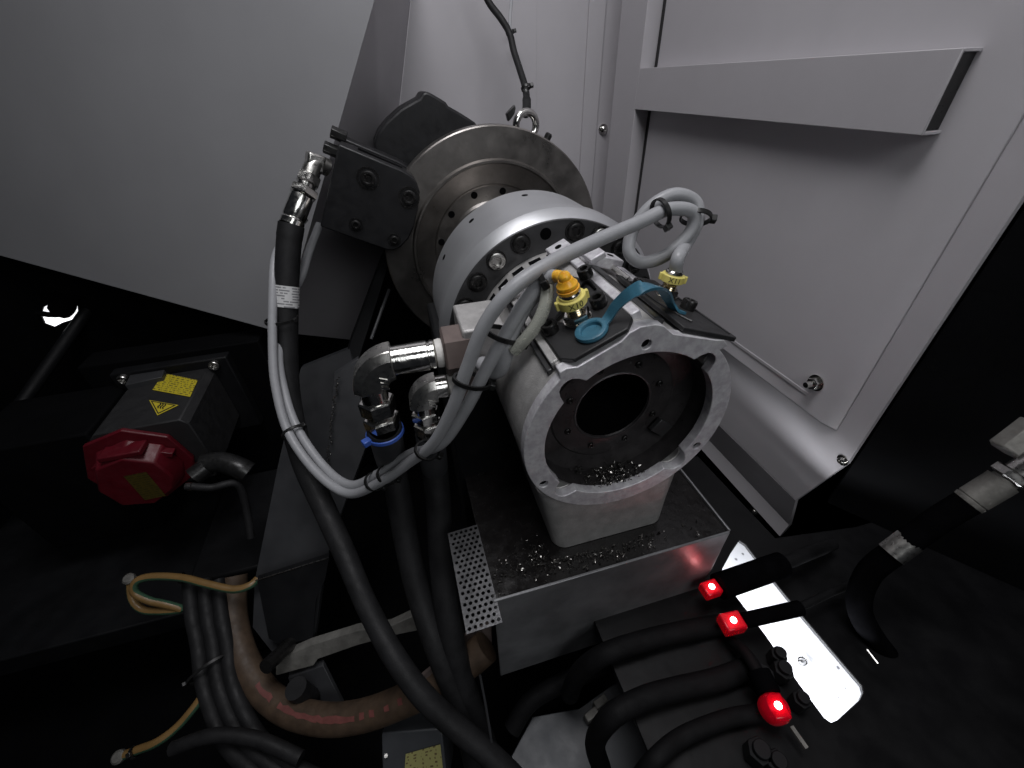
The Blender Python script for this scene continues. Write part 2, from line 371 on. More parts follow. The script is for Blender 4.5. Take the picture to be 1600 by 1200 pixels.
# =================================================================== DOOR ON THE RIGHT WALL
door = thing('cabinet_door', (0.39, 0.4, -0.18), 'light grey sheet metal door with raised panel on right wall', 'door')
b = MB()
xf, xb = 0.386, 0.3995
y0, y1, zb = 0.089, 0.686, -0.172
prof = [(xb, 0.068, zb - 0.010), (xf, y0, zb)]
fr = [V((xf, y0, zb)), V((xf, y1, zb)), V((xf, y1, 1.3)), V((xf, y0, 1.3))]
bk = [V((xb, 0.069, zb - 0.004)), V((xb, y1, zb - 0.004)), V((xb, y1, 1.3)), V((xb, 0.069, 1.3))]
fv = [b.bm.verts.new(p) for p in fr]; bv = [b.bm.verts.new(p) for p in bk]
b._face(fv); b._face(bv)
for k in range(4): b._face([fv[k], fv[(k + 1) % 4], bv[(k + 1) % 4], bv[k]])
b.build('panel', 'wall', door, bevel=0.003)
b = MB(); b.box2((xf - 0.0016, 0.125, -0.146), (xf - 0.0002, 0.68, -0.140)); b.build('lip', 'wall', door, bevel=0.001)
b = MB(); b.box2((0.392, 0.6865, -0.17), (0.3988, 0.705, 1.3)); b.build('gap_shade', 'blackpl', door)  # black strip stands in for shade in the gap beside the post
b = MB(); b.box2((0.36, 0.7055, -0.46), (0.3985, 0.812, 1.3)); b.build('post', 'wall', door, bevel=0.0015)
bar = MB()
t = 0.003
bar.box2((0.360, 0.122, 0.197), (0.360 + t, 0.705, 0.266))
bar.box2((0.3632, 0.122, 0.197), (0.3855, 0.705, 0.197 + t))
bar.box2((0.3632, 0.122, 0.263), (0.3855, 0.705, 0.266))
o = bar.build('crossbar', 'wall', door, bevel=0.0006)
b = MB(); b.box2((0.3634, 0.126, 0.2004), (0.3853, 0.150, 0.2626)); b.build('bar_end_shade', 'blackpl', door)  # black block stands in for shade inside the hollow crossbar end
def wall_screw(p, d, label, r=0.008):
    d = V(d); t_ = thing('wall_screw', p, label, 'screw')
    MB().lathe(p, d, [(r * 1.5, 0), (r * 1.5, r * 0.25), (0, r * 0.25)], 20).build('washer', 'zinc', t_)
    MB().lathe(V(p) + d * r * 0.26, d, [(r, 0), (r * 0.95, r * 0.7), (r * 0.6, r), (r * 0.4, r), (r * 0.4, r * 0.5), (0, r * 0.5)], 18).build('head', 'zinc', t_)
p = at(1276, 598, x=xf); t_ = thing('panel_bolt', p, 'bright hexagon nut and stud low on the grey door', 'bolt')
MB().lathe(p, (-1, 0, 0), [(0.0125, 0), (0.0125, 0.002), (0, 0.002)], 24).build('washer', 'zinc', t_)
MB().hexa(p + V((-0.0021, 0, 0)), p + V((-0.010, 0, 0)), 0.0095).build('nut', 'zinc', t_)
MB().cyl(p + V((-0.0101, 0, 0)), p + V((-0.020, 0, 0)), 0.005, 0.0042).build('stud', 'zinc', t_)
wall_screw(at(942, 202, y=0.8858), (0, -1, 0), 'small round screw beside the upper door post', 0.008)
wall_screw(at(1317, 719, x=0.3998), (-1, 0, 0), 'small screw in the lowest corner of the right wall', 0.0055)
wall_screw(at(1178, 800, x=0.420), (-1, 0, 0), 'dim screw low on the folded wall foot', 0.007)
b = MB(); b.box2((0.318, 0.8805, -0.5), (0.358, 0.8857, 1.3)); tag(b.build('corner_strip', 'wall', bevel=0.0015), 'slim grey sheet strip along the back corner left of the door post', 'trim strip')

# =================================================================== BRAKE DISC + SPINDLE
sp = thing('spindle_disc', (0, 0.53, -0.2), 'large dull steel brake disc with stepped hub behind the silver flange', 'brake disc')
def ylathe(prof, n=96, **k):   # (radius, y)
    return MB().lathe((0, 0, 0), YA, prof, n, **k)
ylathe([(0.150, 0.545), (0.198, 0.545), (0.200, 0.543), (0.200, 0.517), (0.198, 0.515), (0.153, 0.515), (0.1505, 0.509), (0.147, 0.509), (0.145, 0.514), (0.114, 0.528), (0.112, 0.5285)], 128).build('rotor', 'disc', sp, smooth=25)
ylathe([(0.1118, 0.528), (0.1105, 0.531), (0.108, 0.5325), (0.084, 0.5335), (0.080, 0.530), (0.080, 0.325)], 96).build('hub', 'disc', sp, smooth=25)
for k in range(12):
    a = R_(77.5 + 30 * k)
    MB().cyl((0.100 * math.cos(a), 0.5325, 0.100 * math.sin(a)), (0.100 * math.cos(a), 0.5385, 0.100 * math.sin(a)), 0.0062, n=18).build('bore', 'darker', sp) if False else None
    MB().lathe((0.100 * math.cos(a), 0.5322, 0.100 * math.sin(a)), (0, -1, 0), [(0, 0.0006), (0.0052, 0.0006), (0.0060, 0.0)], 18).build('hole', 'darker', sp)
ylathe([(0.150, 0.549), (0.183, 0.549), (0.186, 0.552), (0.186, 0.562), (0.181, 0.563), (0.181, 0.568), (0.187, 0.569), (0.187, 0.580), (0.181, 0.581), (0.181, 0.586), (0.188, 0.587), (0.188, 0.606), (0.10, 0.606)]).build('seal_rings', 'black', sp)
ylathe([(0.0, 0.61), (0.170, 0.61), (0.170, 0.884), (0.0, 0.884)], 64).build('bearing_housing', 'black', sp)
# black boot
b = MB()
pts = [at(x, y, y=0.615) for x, y in ((584, 225), (590, 208), (604, 190), (626, 170), (645, 159), (656, 153), (660, 146), (665, 142), (674, 146), (686, 153), (697, 160), (701, 166), (722, 178), (745, 193), (745, 260), (640, 300), (590, 260))]
b.prism(pts, (0, 0.10, 0)); tag(b.build('rubber_boot', 'black', bevel=0.004), 'matt black moulded boot rising behind the brake disc', 'boot')

# flange ---------------------------------------------------------------
fl = thing('spindle_flange', (0, 0.26, -0.14), 'bright turned steel flange with a ring of socket bolts', 'flange')
ylathe([(0.080, 0.327), (0.137, 0.327), (0.139, 0.325), (0.139, 0.236), (0.1425, 0.228), (0.1425, 0.2125), (0.1405, 0.207), (0.1345, 0.1965)], 128).build('rim', 'steel', fl, smooth=18)
ylathe([(0.1343, 0.1965), (0.1335, 0.195), (0.095, 0.195), (0.095, 0.21)], 128).build('face', 'oxide', fl, smooth=20)
for k, a in enumerate((156, 141, 126, 111, 81, 66, 51, 36, 21, 171, 186, 201)):
    c = V((0.1215 * math.cos(R_(a)), 0.1948, 0.1215 * math.sin(R_(a))))
    MB().lathe(c, (0, -1, 0), [(0.0115, 0.0), (0.0113, 0.0012), (0.0102, 0.0012), (0.0098, 0.0)], 28).build('counterbore', 'bolt', fl)
    socket_screw(fl, c, (0, -1, 0), 0.0092, 0.0045, 'boltsteel' if a in (126, 66) else 'bolt', 'bolt')
c = V((0.1215 * math.cos(R_(97)), 0.1949, 0.1215 * math.sin(R_(97))))
MB().lathe(c, (0, -1, 0), [(0, 0.0004), (0.006, 0.0004), (0.0065, 0)], 20).build('dowel_hole', 'darker', fl)
for a, y in ((148, 0.318), (124, 0.318), (93, 0.318)):
    d = V((math.cos(R_(a)), 0, math.sin(R_(a))))
    MB().lathe(d * 0.1385 + V((0, y - 0.02, 0)), d, [(0.004, 0.0003), (0.004, 0.0009), (0, 0.0007)], 16).build('oil_hole', 'darker', fl)

# =================================================================== CALIPER
cu = V((-0.891, 0, 0.454)); ct = V((0.454, 0, 0.891))        # radial out, tangential up
cc = V((-0.205, 0.46, 0.117))
cal = thing('brake_caliper', (-0.22, 0.5, 0.03), 'black block caliper bolted astride the left edge of the brake disc', 'brake caliper')
def cpt(px, py): return atp(px, py, (0, 0.46, 0), (0, 1, 0))
front = [cpt(*p) for p in ((529, 225), (628, 266), (643, 275), (652, 287), (656, 300), (653, 330), (646, 357), (638, 374), (625, 387), (616, 391), (605, 391), (500, 354))]
MB().prism(front, (0, 0.052, 0)).build('front_half', 'black', cal, bevel=0.0022)
rear = [p + V((0, 0.090, 0)) for p in front]
MB().prism(rear, (0, 0.042, 0)).build('rear_half', 'black', cal, bevel=0.002)
sp_c = cpt(529, 225) * 0.5 + cpt(500, 354) * 0.5
brg = MB(); rm = basis(cu, YA, ct)
brg.box(V((sp_c.x, 0.531, sp_c.z)) - cu * 0.022, (0.040, 0.0376, 0.110), rm); brg.build('bridge', 'black', cal, bevel=0.0015)
for px, py, r in ((575, 279, 0.0125), (639, 309, 0.0125), (556, 351, 0.008), (616, 375, 0.008)):
    p = cpt(px, py) + V((0, -0.0002, 0))
    MB().lathe(p, (0, -1, 0), [(r * 1.30, 0), (r * 1.28, 0.0008), (r * 1.08, 0.0008), (r * 1.05, 0.0)], 28).build('counterbore_ring', 'bolt', cal)
    socket_screw(cal, p, (0, -1, 0), r * 0.86, 0.003, 'bolt', 'bolt')
for px, py in ((524, 216), (512, 241)):
    p = cpt(px, py) + V((0, 0.055, 0))
    MB().cyl(p - cu * 0.012, p + cu * 0.010, 0.009, n=6).build('side_bolt', 'blackpl', cal, bevel=0.001)
# rib line on the top of the caliper
p0 = cpt(560, 232) + V((0, 0.06, 0)); p1 = cpt(625, 258) + V((0, 0.06, 0))
MB().box(front[0] * 0.35 + front[1] * 0.65 + V((0, 0.028, 0)) + ct * 0.0008, (0.065, 0.010, 0.0012), rm).build('slot', 'darker', cal)

# caliper hose with crimped fitting
hs = thing('caliper_hose', at(500, 790, d=0.55), 'thick black hydraulic hose hanging from the caliper with a bright crimped fitting', 'hose')
D0 = 0.60
P0 = at(512, 262, d=0.615); P1 = at(492, 254, d=0.60); P2 = at(455, 352, d=0.595)
ax = (P2 - P1).normalized()
MB().tube([P0, P1 * 0.75 + P0 * 0.25, P1 + ax * 0.006, P1 + ax * 0.022], 0.0125, sub=6).build('elbow', 'forged', hs)
MB().box(P1, (0.024, 0.022, 0.024), rotm(0, 25, 20)).build('elbow_block', 'forged', hs, bevel=0.003)
MB().hexa(P1 + ax * 0.020, P1 + ax * 0.034, 0.0165).build('nut', 'zinc', hs)
MB().cyl(P1 + ax * 0.0345, P1 + ax * 0.040, 0.0125).build('neck', 'zinc', hs)
MB().hexa(P1 + ax * 0.0405, P1 + ax * 0.052, 0.0195).build('nut', 'zinc', hs)
MB().lathe(P1 + ax * 0.0525, ax, [(0.013, 0), (0.0155, 0.002), (0.0158, 0.034), (0.0145, 0.036), (0.0145, 0.037), (0.0160, 0.039), (0.0160, 0.047), (0.0, 0.047)], 32).build('sleeve', 'zinc', hs)
hp = [P1 + ax * 0.098, at(451, 385, d=0.60), at(448, 440, d=0.61), at(447, 500, d=0.62), at(448, 580, d=0.63), at(455, 645, d=0.63), at(474, 720, d=0.615), at(508, 797, d=0.59), at(540, 868, d=0.56), at(566, 930, d=0.54), at(592, 983, d=0.525), at(617, 1027, d=0.51), at(655, 1080, d=0.50), at(700, 1125, d=0.50), at(760, 1175, d=0.50), at(815, 1230, d=0.50), at(850, 1290, d=0.50)]
MB().tube(hp, 0.0172, n=22, sub=8, radii=lambda u: 0.0174 if u < 0.04 else 0.0168 - 0.0030 * min(1, max(0, (u - 0.35) / 0.2))).build('rubber', 'rubber', hs)
q0 = at(445, 447, d=0.6085); q1 = at(442.5, 480, d=0.613)
lab = MB(); n_ = 24; axl = (q1 - q0); u_, w_, d_ = lab.frame(axl); lab.uv = lab.bm.loops.layers.uv.new('UVMap')
q0 = at(448, 447, d=0.6112) ; q1 = at(447.3, 480, d=0.6165); axl = q1 - q0; u_, w_, d_ = lab.frame(axl)
ringA = [lab.bm.verts.new(q0 + (u_ * math.cos(2 * math.pi * k / n_) + w_ * math.sin(2 * math.pi * k / n_)) * 0.01765) for k in range(n_)]
ringB = [lab.bm.verts.new(q1 + (u_ * math.cos(2 * math.pi * k / n_) + w_ * math.sin(2 * math.pi * k / n_)) * 0.01765) for k in range(n_)]
for k in range(n_):
    f = lab._face([ringA[k], ringA[(k + 1) % n_], ringB[(k + 1) % n_], ringB[k]])
    for l, c in zip(f.loops, ((k / n_, 0), ((k + 1) / n_, 0), ((k + 1) / n_, 1), (k / n_, 1))): l[lab.uv].uv = c
lab.build('foil_label', 'label_s', hs)

# =================================================================== HOUSING
hg = thing('spindle_housing', (0, 0.08, -0.18), 'grey cast aluminium motor housing with an open round mouth', 'housing')
def outline(R, top=0.0, n=90):
    """round casting with two roof facets; R radius, top lowers the roof"""
    pts = []
    for k in range(n + 1):
        a = R_(134 + (405 - 134) * k / n); pts.append((R * math.cos(a), R * math.sin(a)))
    s_ = R / 0.1
    pts += [(0.0775 * s_, 0.0735 - top), (0.072 * s_, 0.080 - top), (0.064 * s_, 0.0815 - top), (0.022 * s_, 0.0945 - top), (0.012 * s_, 0.1035 - top), (0.004 * s_, 0.1062 - top), (-0.008 * s_, 0.1062 - top), (-0.0165 * s_, 0.1025 - top), (-0.022 * s_, 0.0965 - top), (-0.056 * s_, 0.0805 - top), (-0.065 * s_, 0.0812 - top), (-0.0705 * s_, 0.0785 - top)]
    return pts
# mouth ring: bore with four corner notches
def bore(R=0.0812, notches=((45, 1), (135, 1), (225, 1), (315, 1)), n=160):
    pts = []
    for k in range(n):
        a = 360 * k / n; r = R
        for na, _ in notches:
            da = abs((a - na + 180) % 360 - 180)
            x = 2 * math.pi * 0.0845 * da / 360
            if x < 0.0105: r = max(r, 0.0845 + math.sqrt(max(0, 0.0105 ** 2 - x * x)) * 0.92)
        pts.append((r * math.cos(R_(a)), r * math.sin(R_(a))))
    return pts
small = [(0, 0.0895), (-0.0815, -0.045), (0.079, -0.043)]
b = MB(); b.plate(outline(0.1), [bore()] + [circ(0.0043, 16, x, z) for x, z in small], (0, 0, 0), (1, 0, 0), (0, 0, 1), (0, 0.010, 0))
b.build('mouth_ring', 'machined', hg, bevel=0.0007)
for x, z in small: MB().cyl((x, 0.004, z), (x, 0.0098, z), 0.0047, n=16).build('screw_hole', 'darker', hg)
# notch tabs seen as dull pockets
b = MB(); b.plate(outline(0.0985, 0.0015), [bore(0.0842)], (0, 0.0102, 0), (1, 0, 0), (0, 0, 1), (0, 0.154, 0))
b.build('barrel', 'cast', hg, bevel=0.0015)
# inside: stepped bulkhead
ylathe([(0.0832, 0.0100), (0.0815, 0.030), (0.064, 0.036), (0.062, 0.0345), (0.0395, 0.0345), (0.038, 0.0365)], 96).build('bulkhead', 'bore', hg)
ylathe([(0.0379, 0.0366), (0.0379, 0.19), (0.0, 0.19)], 96).build('shaft_bore', 'darker', hg)  # near-black lining puts the deep bore's shade into the colour
ylathe([(0.0382, 0.0342), (0.0395, 0.0339), (0.0402, 0.0343)], 96).build('bore_edge', 'oxide', hg)
for k in range(8):
    a = R_(22 + 45 * k); c = V((0.0495 * math.cos(a), 0.0344, 0.0495 * math.sin(a)))
    socket_screw(hg, c, (0, -1, 0), 0.0032, 0.002, 'bolt', 'inner_screw')
MB().box((0.055, 0.029, -0.036), (0.020, 0.006, 0.016), rotm(0, 40, 0)).build('opening_block', 'oxide', hg, bevel=0.001)  # lighter block stands in for an opening in the bore wall
# pedestal
ped = MB()
def ring_at(z, xl, xr, yf, yb, r=0.020, n=8):
    pts = []
    for (cx, cy, a0) in ((xl + r, yf + r, 180), (xr - r, yf + r, 270), (xr - r, yb - r, 0), (xl + r, yb - r, 90)):
        for k in range(n + 1):
            a = R_(a0 + 90 * k / n); pts.append((cx + r * math.cos(a), cy + r * math.sin(a), z))
    return pts
secs = [(-0.050, -0.080, 0.080, 0.045, 0.160), (-0.0815, -0.080, 0.083, 0.045, 0.160), (-0.083, -0.080, 0.083, 0.0106, 0.160), (-0.10, -0.076, 0.0815, 0.0106, 0.158), (-0.14, -0.068, 0.079, 0.0106, 0.156), (-0.1795, -0.062, 0.078, 0.0106, 0.156)]
rings = [[ped.bm.verts.new(V(p)) for p in ring_at(*s_, r=0.016)] for s_ in secs]
for A, B in zip(rings[:-1], rings[1:]):
    for k in range(len(A)): ped._face([A[k], A[(k + 1) % len(A)], B[(k + 1) % len(B)], B[k]])
ped._face(rings[0]); ped._face(rings[-1]); ped.build('pedestal', 'cast', hg, smooth=50)
# rear spigot with cooling slots
ylathe([(0.070, 0.1645), (0.099, 0.1645), (0.1015, 0.167), (0.1015, 0.1945)], 96).build('spigot', 'cast', hg)
for k in range(9):
    a = 168 - 12 * k; d = V((math.cos(R_(a)), 0, math.sin(R_(a)))); tt = V((-d.z, 0, d.x))
    MB().box(d * 0.1012 + V((0, 0.180, 0)), (0.0025, 0.010, 0.0135), basis(d, YA, tt)).build('vent_slot', 'darker', hg)
    MB().box(d * 0.1022 + V((0, 0.1735, 0)), (0.002, 0.0022, 0.0145), basis(d, YA, tt)).build('slot_lip', 'machined', hg, bevel=0.0004)

# facets
oL = V((-0.0375, 0, 0.092)); nL = V((-0.41, 0, 0.912)).normalized(); eL = V((0.912, 0, 0.41)).normalized()
oR = V((0.0475, 0, 0.087)); nR = V((0.312, 0, 0.95)).normalized(); eR = V((0.95, 0, -0.312)).normalized()
def onL(px, py, h=0): return atp(px, py, oL + nL * h, nL)
def onR(px, py, h=0): return atp(px, py, oR + nR * h, nR)
def L3(a, y, h=0): return oL + eL * a + YA * y + nL * h
def R3(a, y, h=0): return oR + eR * a + YA * y + nR * h
# side rails of the left facet
rl = basis(eL, YA, nL); rr_ = basis(eR, YA, nR)
MB().box(L3(-0.0345, 0.088, -0.003), (0.007, 0.146, 0.009), rl).build('rail', 'cast', hg, bevel=0.001)
MB().box(L3(0.0375, 0.088, -0.001), (0.0085, 0.146, 0.009), rl).build('rail', 'machined', hg, bevel=0.001)
MB().box(L3(-0.041, 0.088, -0.008), (0.005, 0.146, 0.008), rl).build('rail_groove', 'oxide', hg, bevel=0.001)
MB().box(R3(-0.032, 0.088, 0.0), (0.010, 0.146, 0.008), rr_).build('rail', 'oxide', hg, bevel=0.001)
# machined lugs behind the plates
for a, y, sx, sy, sz in ((0.030, 0.150, 0.022, 0.022, 0.014), (0.000, 0.152, 0.030, 0.010, 0.008), (0.052, 0.128, 0.016, 0.040, 0.006), (-0.030, 0.140, 0.020, 0.020, 0.008)):
    MB().box(L3(a, y, 0.004 + sz / 2), (sx, sy, sz), rl).build('lug', 'machined', hg, bevel=0.0012)
MB().cyl(L3(0.030, 0.149, 0.0182), L3(0.030, 0.149, 0.0186), 0.0035, n=16).build('screw_hole', 'darker', hg)
MB().box(R3(-0.020, 0.150, 0.009), (0.040, 0.024, 0.012), rr_).build('lug', 'machined', hg, bevel=0.0015)
for a in (-0.032, -0.012): MB().cyl(R3(a, 0.149, 0.0152), R3(a, 0.149, 0.0156), 0.0035, n=16).build('screw_hole', 'darker', hg)
MB().box(R3(-0.004, 0.118, 0.006), (0.010, 0.036, 0.006), rr_).build('lug', 'machined', hg, bevel=0.0012)
MB().cyl(R3(-0.010, 0.140, 0.006), R3(-0.010, 0.104, 0.006), 0.003, n=10).build('pin', 'zinc', hg)
# left connection block on the housing flank
MB().box2((-0.128, 0.105, 0.008), (-0.086, 0.166, 0.068)).build('port_block', 'cast', hg, bevel=0.0025)

# X10 plate
pl = thing('cover_plate', L3(0, 0.06, 0.001), 'black octagonal cover plate carrying the X10 connector', 'cover plate')
o2 = [(-0.030, 0.010), (-0.022, 0.0015), (0.024, 0.0015), (0.0325, 0.010), (0.0325, 0.086), (0.020, 0.118), (-0.008, 0.128), (-0.030, 0.112)]
b = MB(); b.plate(o2, [circ(0.010, 24, -0.004, 0.058)], oL + nL * 0.0008, eL, YA, nL * 0.004); b.build('plate', 'plate', pl, bevel=0.0008)
for px, py in ((862, 514), (937, 473), (916, 428)):
    socket_screw(pl, onL(px, py + 3, 0.0049), nL, 0.0068, 0.0085, 'bolt')
MB().tube([onL(908, 449, 0.006), onL(915, 441, 0.0062), onL(922, 443, 0.0062), onL(930, 452, 0.006)], 0.0012, n=8).build('engraved_arc', 'darker', pl)
# X11 plate
pr = thing('cover_plate', R3(0, 0.06, 0.001), 'black side cover plate carrying the X11 connector', 'cover plate')
b = MB(); b.plate([(-0.016, 0.004), (0.036, -0.0005), (0.0375, 0.002), (0.0385, 0.128), (-0.010, 0.128), (-0.016, 0.110)], [], oR + nR * 0.0008, eR, YA, nR * 0.004); b.build('plate', 'plate', pr, bevel=0.0006)
MB().box(R3(0.0325, 0.055, 0.0052), (0.0012, 0.10, 0.0010), rr_).build('edge_rib', 'oxide', pr)
MB().tube([R3(-0.010, 0.100, 0.0052), R3(-0.010, 0.060, 0.0052), R3(-0.004, 0.030, 0.0052), R3(0.002, 0.018, 0.0052)], 0.0014, n=8).build('gasket_cord', 'blackpl', pr)
socket_screw(pr, onR(1073, 482, 0.0049), nR, 0.0068, 0.0085, 'bolt')
socket_screw(pr, R3(-0.006, 0.094, 0.0049), nR, 0.0055, 0.006, 'bolt')

# ------------------------------------------------------------------ text
def text_mesh(txt, size):
    c = bpy.data.curves.new('t', 'FONT'); c.body = txt; c.size = size; c.align_x = 'CENTER'; c.align_y = 'CENTER'; c.extrude = 0.0; c.resolution_u = 3
    o = bpy.data.objects.new('t', c); COL.objects.link(o); bpy.context.view_layer.update()
    me = bpy.data.meshes.new_from_object(o.evaluated_get(bpy.context.evaluated_depsgraph_get()))
    vs = [v.co.copy() for v in me.vertices]; fs = [tuple(p.vertices) for p in me.polygons]
    bpy.data.objects.remove(o); bpy.data.curves.remove(c); bpy.data.meshes.remove(me)
    return vs, fs
def connector(name, base, n, label, txt, facing, scale=1.0, cable_m='clear'):
    """gland: hex base, threaded neck, yellow marker collar with the text"""
    n = V(n).normalized(); s = scale
    t_ = thing(name, base, label, 'connector')
    MB().lathe(base, n, [(0.0135 * s, 0), (0.0135 * s, 0.0015), (0, 0.0015)], 32).build('washer', 'nickel', t_)
    MB().hexa(base + n * 0.0016, base + n * 0.009 * s, 0.0128 * s).build('hex_nut', 'nickel', t_)
    MB().lathe(base + n * 0.0091 * s, n, [(0.0085 * s, 0)] + [(0.0085 * s - 0.0006 * (k % 2), 0.0012 * s * k) for k in range(1, 8)] + [(0, 0.0086 * s)], 24).build('thread', 'brass', t_)
    c0 = base + n * 0.0178 * s; H = 0.0088 * s; Rm = 0.0135 * s
    f = V(facing); f = (f - n * f.dot(n)).normalized(); w = n.cross(f)
    mk = MB()
    mk.lathe(c0, n, [(Rm * 0.66, 0), (Rm * 0.95, 0), (Rm, 0.0006), (Rm, H - 0.0006), (Rm * 0.95, H), (Rm * 0.66, H)], 40, up=f, close=True)
    mk.build('marker_collar', 'marker', t_)
    for sg in (-1, 1):
        MB().box(c0 + n * H * 0.5 + w * sg * Rm * 1.02 + f * Rm * 0.05, (0.0045 * s, 0.004 * s, H * 0.96), basis(w, f, n)).build('marker_wing', 'marker', t_, bevel=0.0006)
    vs, fs = text_mesh(txt, 0.0082 * s); tb = MB()
    bv = []
    for v in vs:
        a = v.x / Rm
        bv.append(tb.bm.verts.new(c0 + n * (H * 0.5 + v.y) + (f * math.cos(a) + w * math.sin(a)) * (Rm + 0.00025)))
    for f_ in fs: tb._face([bv[i] for i in f_])
    tb.build('lettering', 'ink', t_)
    top = c0 + n * (H + 0.0002)
    MB().lathe(top, n, [(0.0102 * s, 0), (0.0102 * s, 0.003 * s), (0.0090 * s, 0.0045 * s), (0, 0.0045 * s)], 28).build('gland_nut', 'nickel', t_)
    return t_, top + n * 0.0046 * s
bX10 = onL(903, 499, 0.0049)
t10, top10 = connector('cable_connector', bX10, nL * 0.8 + V((0, 0, 0.2)), 'connector with amber boot and yellow tag X10 on black plate', 'X10', CAM_C - bX10 + V((0.05, 0, 0)), 0.88)
nb = (nL * 0.8 + V((0, 0, 0.2))).normalized()
MB().lathe(top10, nb, [(0.0085, 0), (0.0092, 0.001), (0.0092, 0.003), (0.0080, 0.0035), (0.0086, 0.0045), (0.0084, 0.0065), (0.0070, 0.008), (0.0058, 0.011), (0, 0.011)], 28).build('boot', 'amber', t10)
e0 = top10 + nb * 0.009
dz = lambda p: (p - CAM_C).dot(CF)
D10 = dz(e0)
MB().tube([top10 + nb * 0.007, top10 + nb * 0.013, at(883, 438, d=D10 + 0.004), at(874, 432, d=D10 + 0.012), at(864, 432, d=D10 + 0.018)], 0.0050, sub=8).build('boot_neck', 'amber', t10)
bX11 = onR(1041, 462, 0.0049)
t11, top11 = connector('cable_connector', bX11, (nR + V((-0.10, 0.0, 0.25))), 'connector with yellow tag X11 under the cable loop by the door', 'X11', CAM_C - bX11 + V((0.12, 0, 0)), 0.80)

# blue cap and strap
bc = thing('dust_cap', onL(925, 519, 0.005), 'translucent blue rubber dust cap on a strap lying on the black plate', 'dust cap')
cp = onL(925, 519, 0.0051)
MB().lathe(cp, nL, [(0.0128, 0), (0.0134, 0.0015), (0.0128, 0.0036), (0.0112, 0.0042), (0.0092, 0.0040), (0.0084, 0.0032), (0.0080, 0.0006), (0, 0.0004)], 40).build('cap', 'blue', bc)
st = [onL(942, 507, 0.0072), onL(951, 495, 0.0095), onL(965, 475, 0.018), onL(990, 455, 0.026), onR(1015, 447, 0.030), onR(1035, 453, 0.024), onR(1045, 470, 0.013), onR(1055, 484, 0.0068), onR(1068, 488, 0.0062)]
s_ = MB(); P = cr_spline(st, 8); m_ = len(P); rows = []
for i, p in enumerate(P):
    tt = (P[min(i + 1, m_ - 1)] - P[max(i - 1, 0)]).normalized(); side = (V((0, 1, 0)) * 0.9 + V((-0.4, 0, 0))); side = (side - tt * side.dot(tt)).normalized(); nn = side.cross(tt)
    u = i / (m_ - 1); w_ = 0.0038 + 0.0028 * math.exp(-((u - 0.55) / 0.2) ** 2)
    rows.append([s_.bm.verts.new(p + side * a * w_ + nn * c_ * 0.0011) for a, c_ in ((-1, -1), (1, -1), (1, 1), (-1, 1))])
for A, B in zip(rows[:-1], rows[1:]):
    for k in range(4): s_._face([A[k], A[(k + 1) % 4], B[(k + 1) % 4], B[k]])
s_._face(rows[0]); s_._face(rows[-1]); s_.build('strap', 'blue', bc, bevel=0.0005)

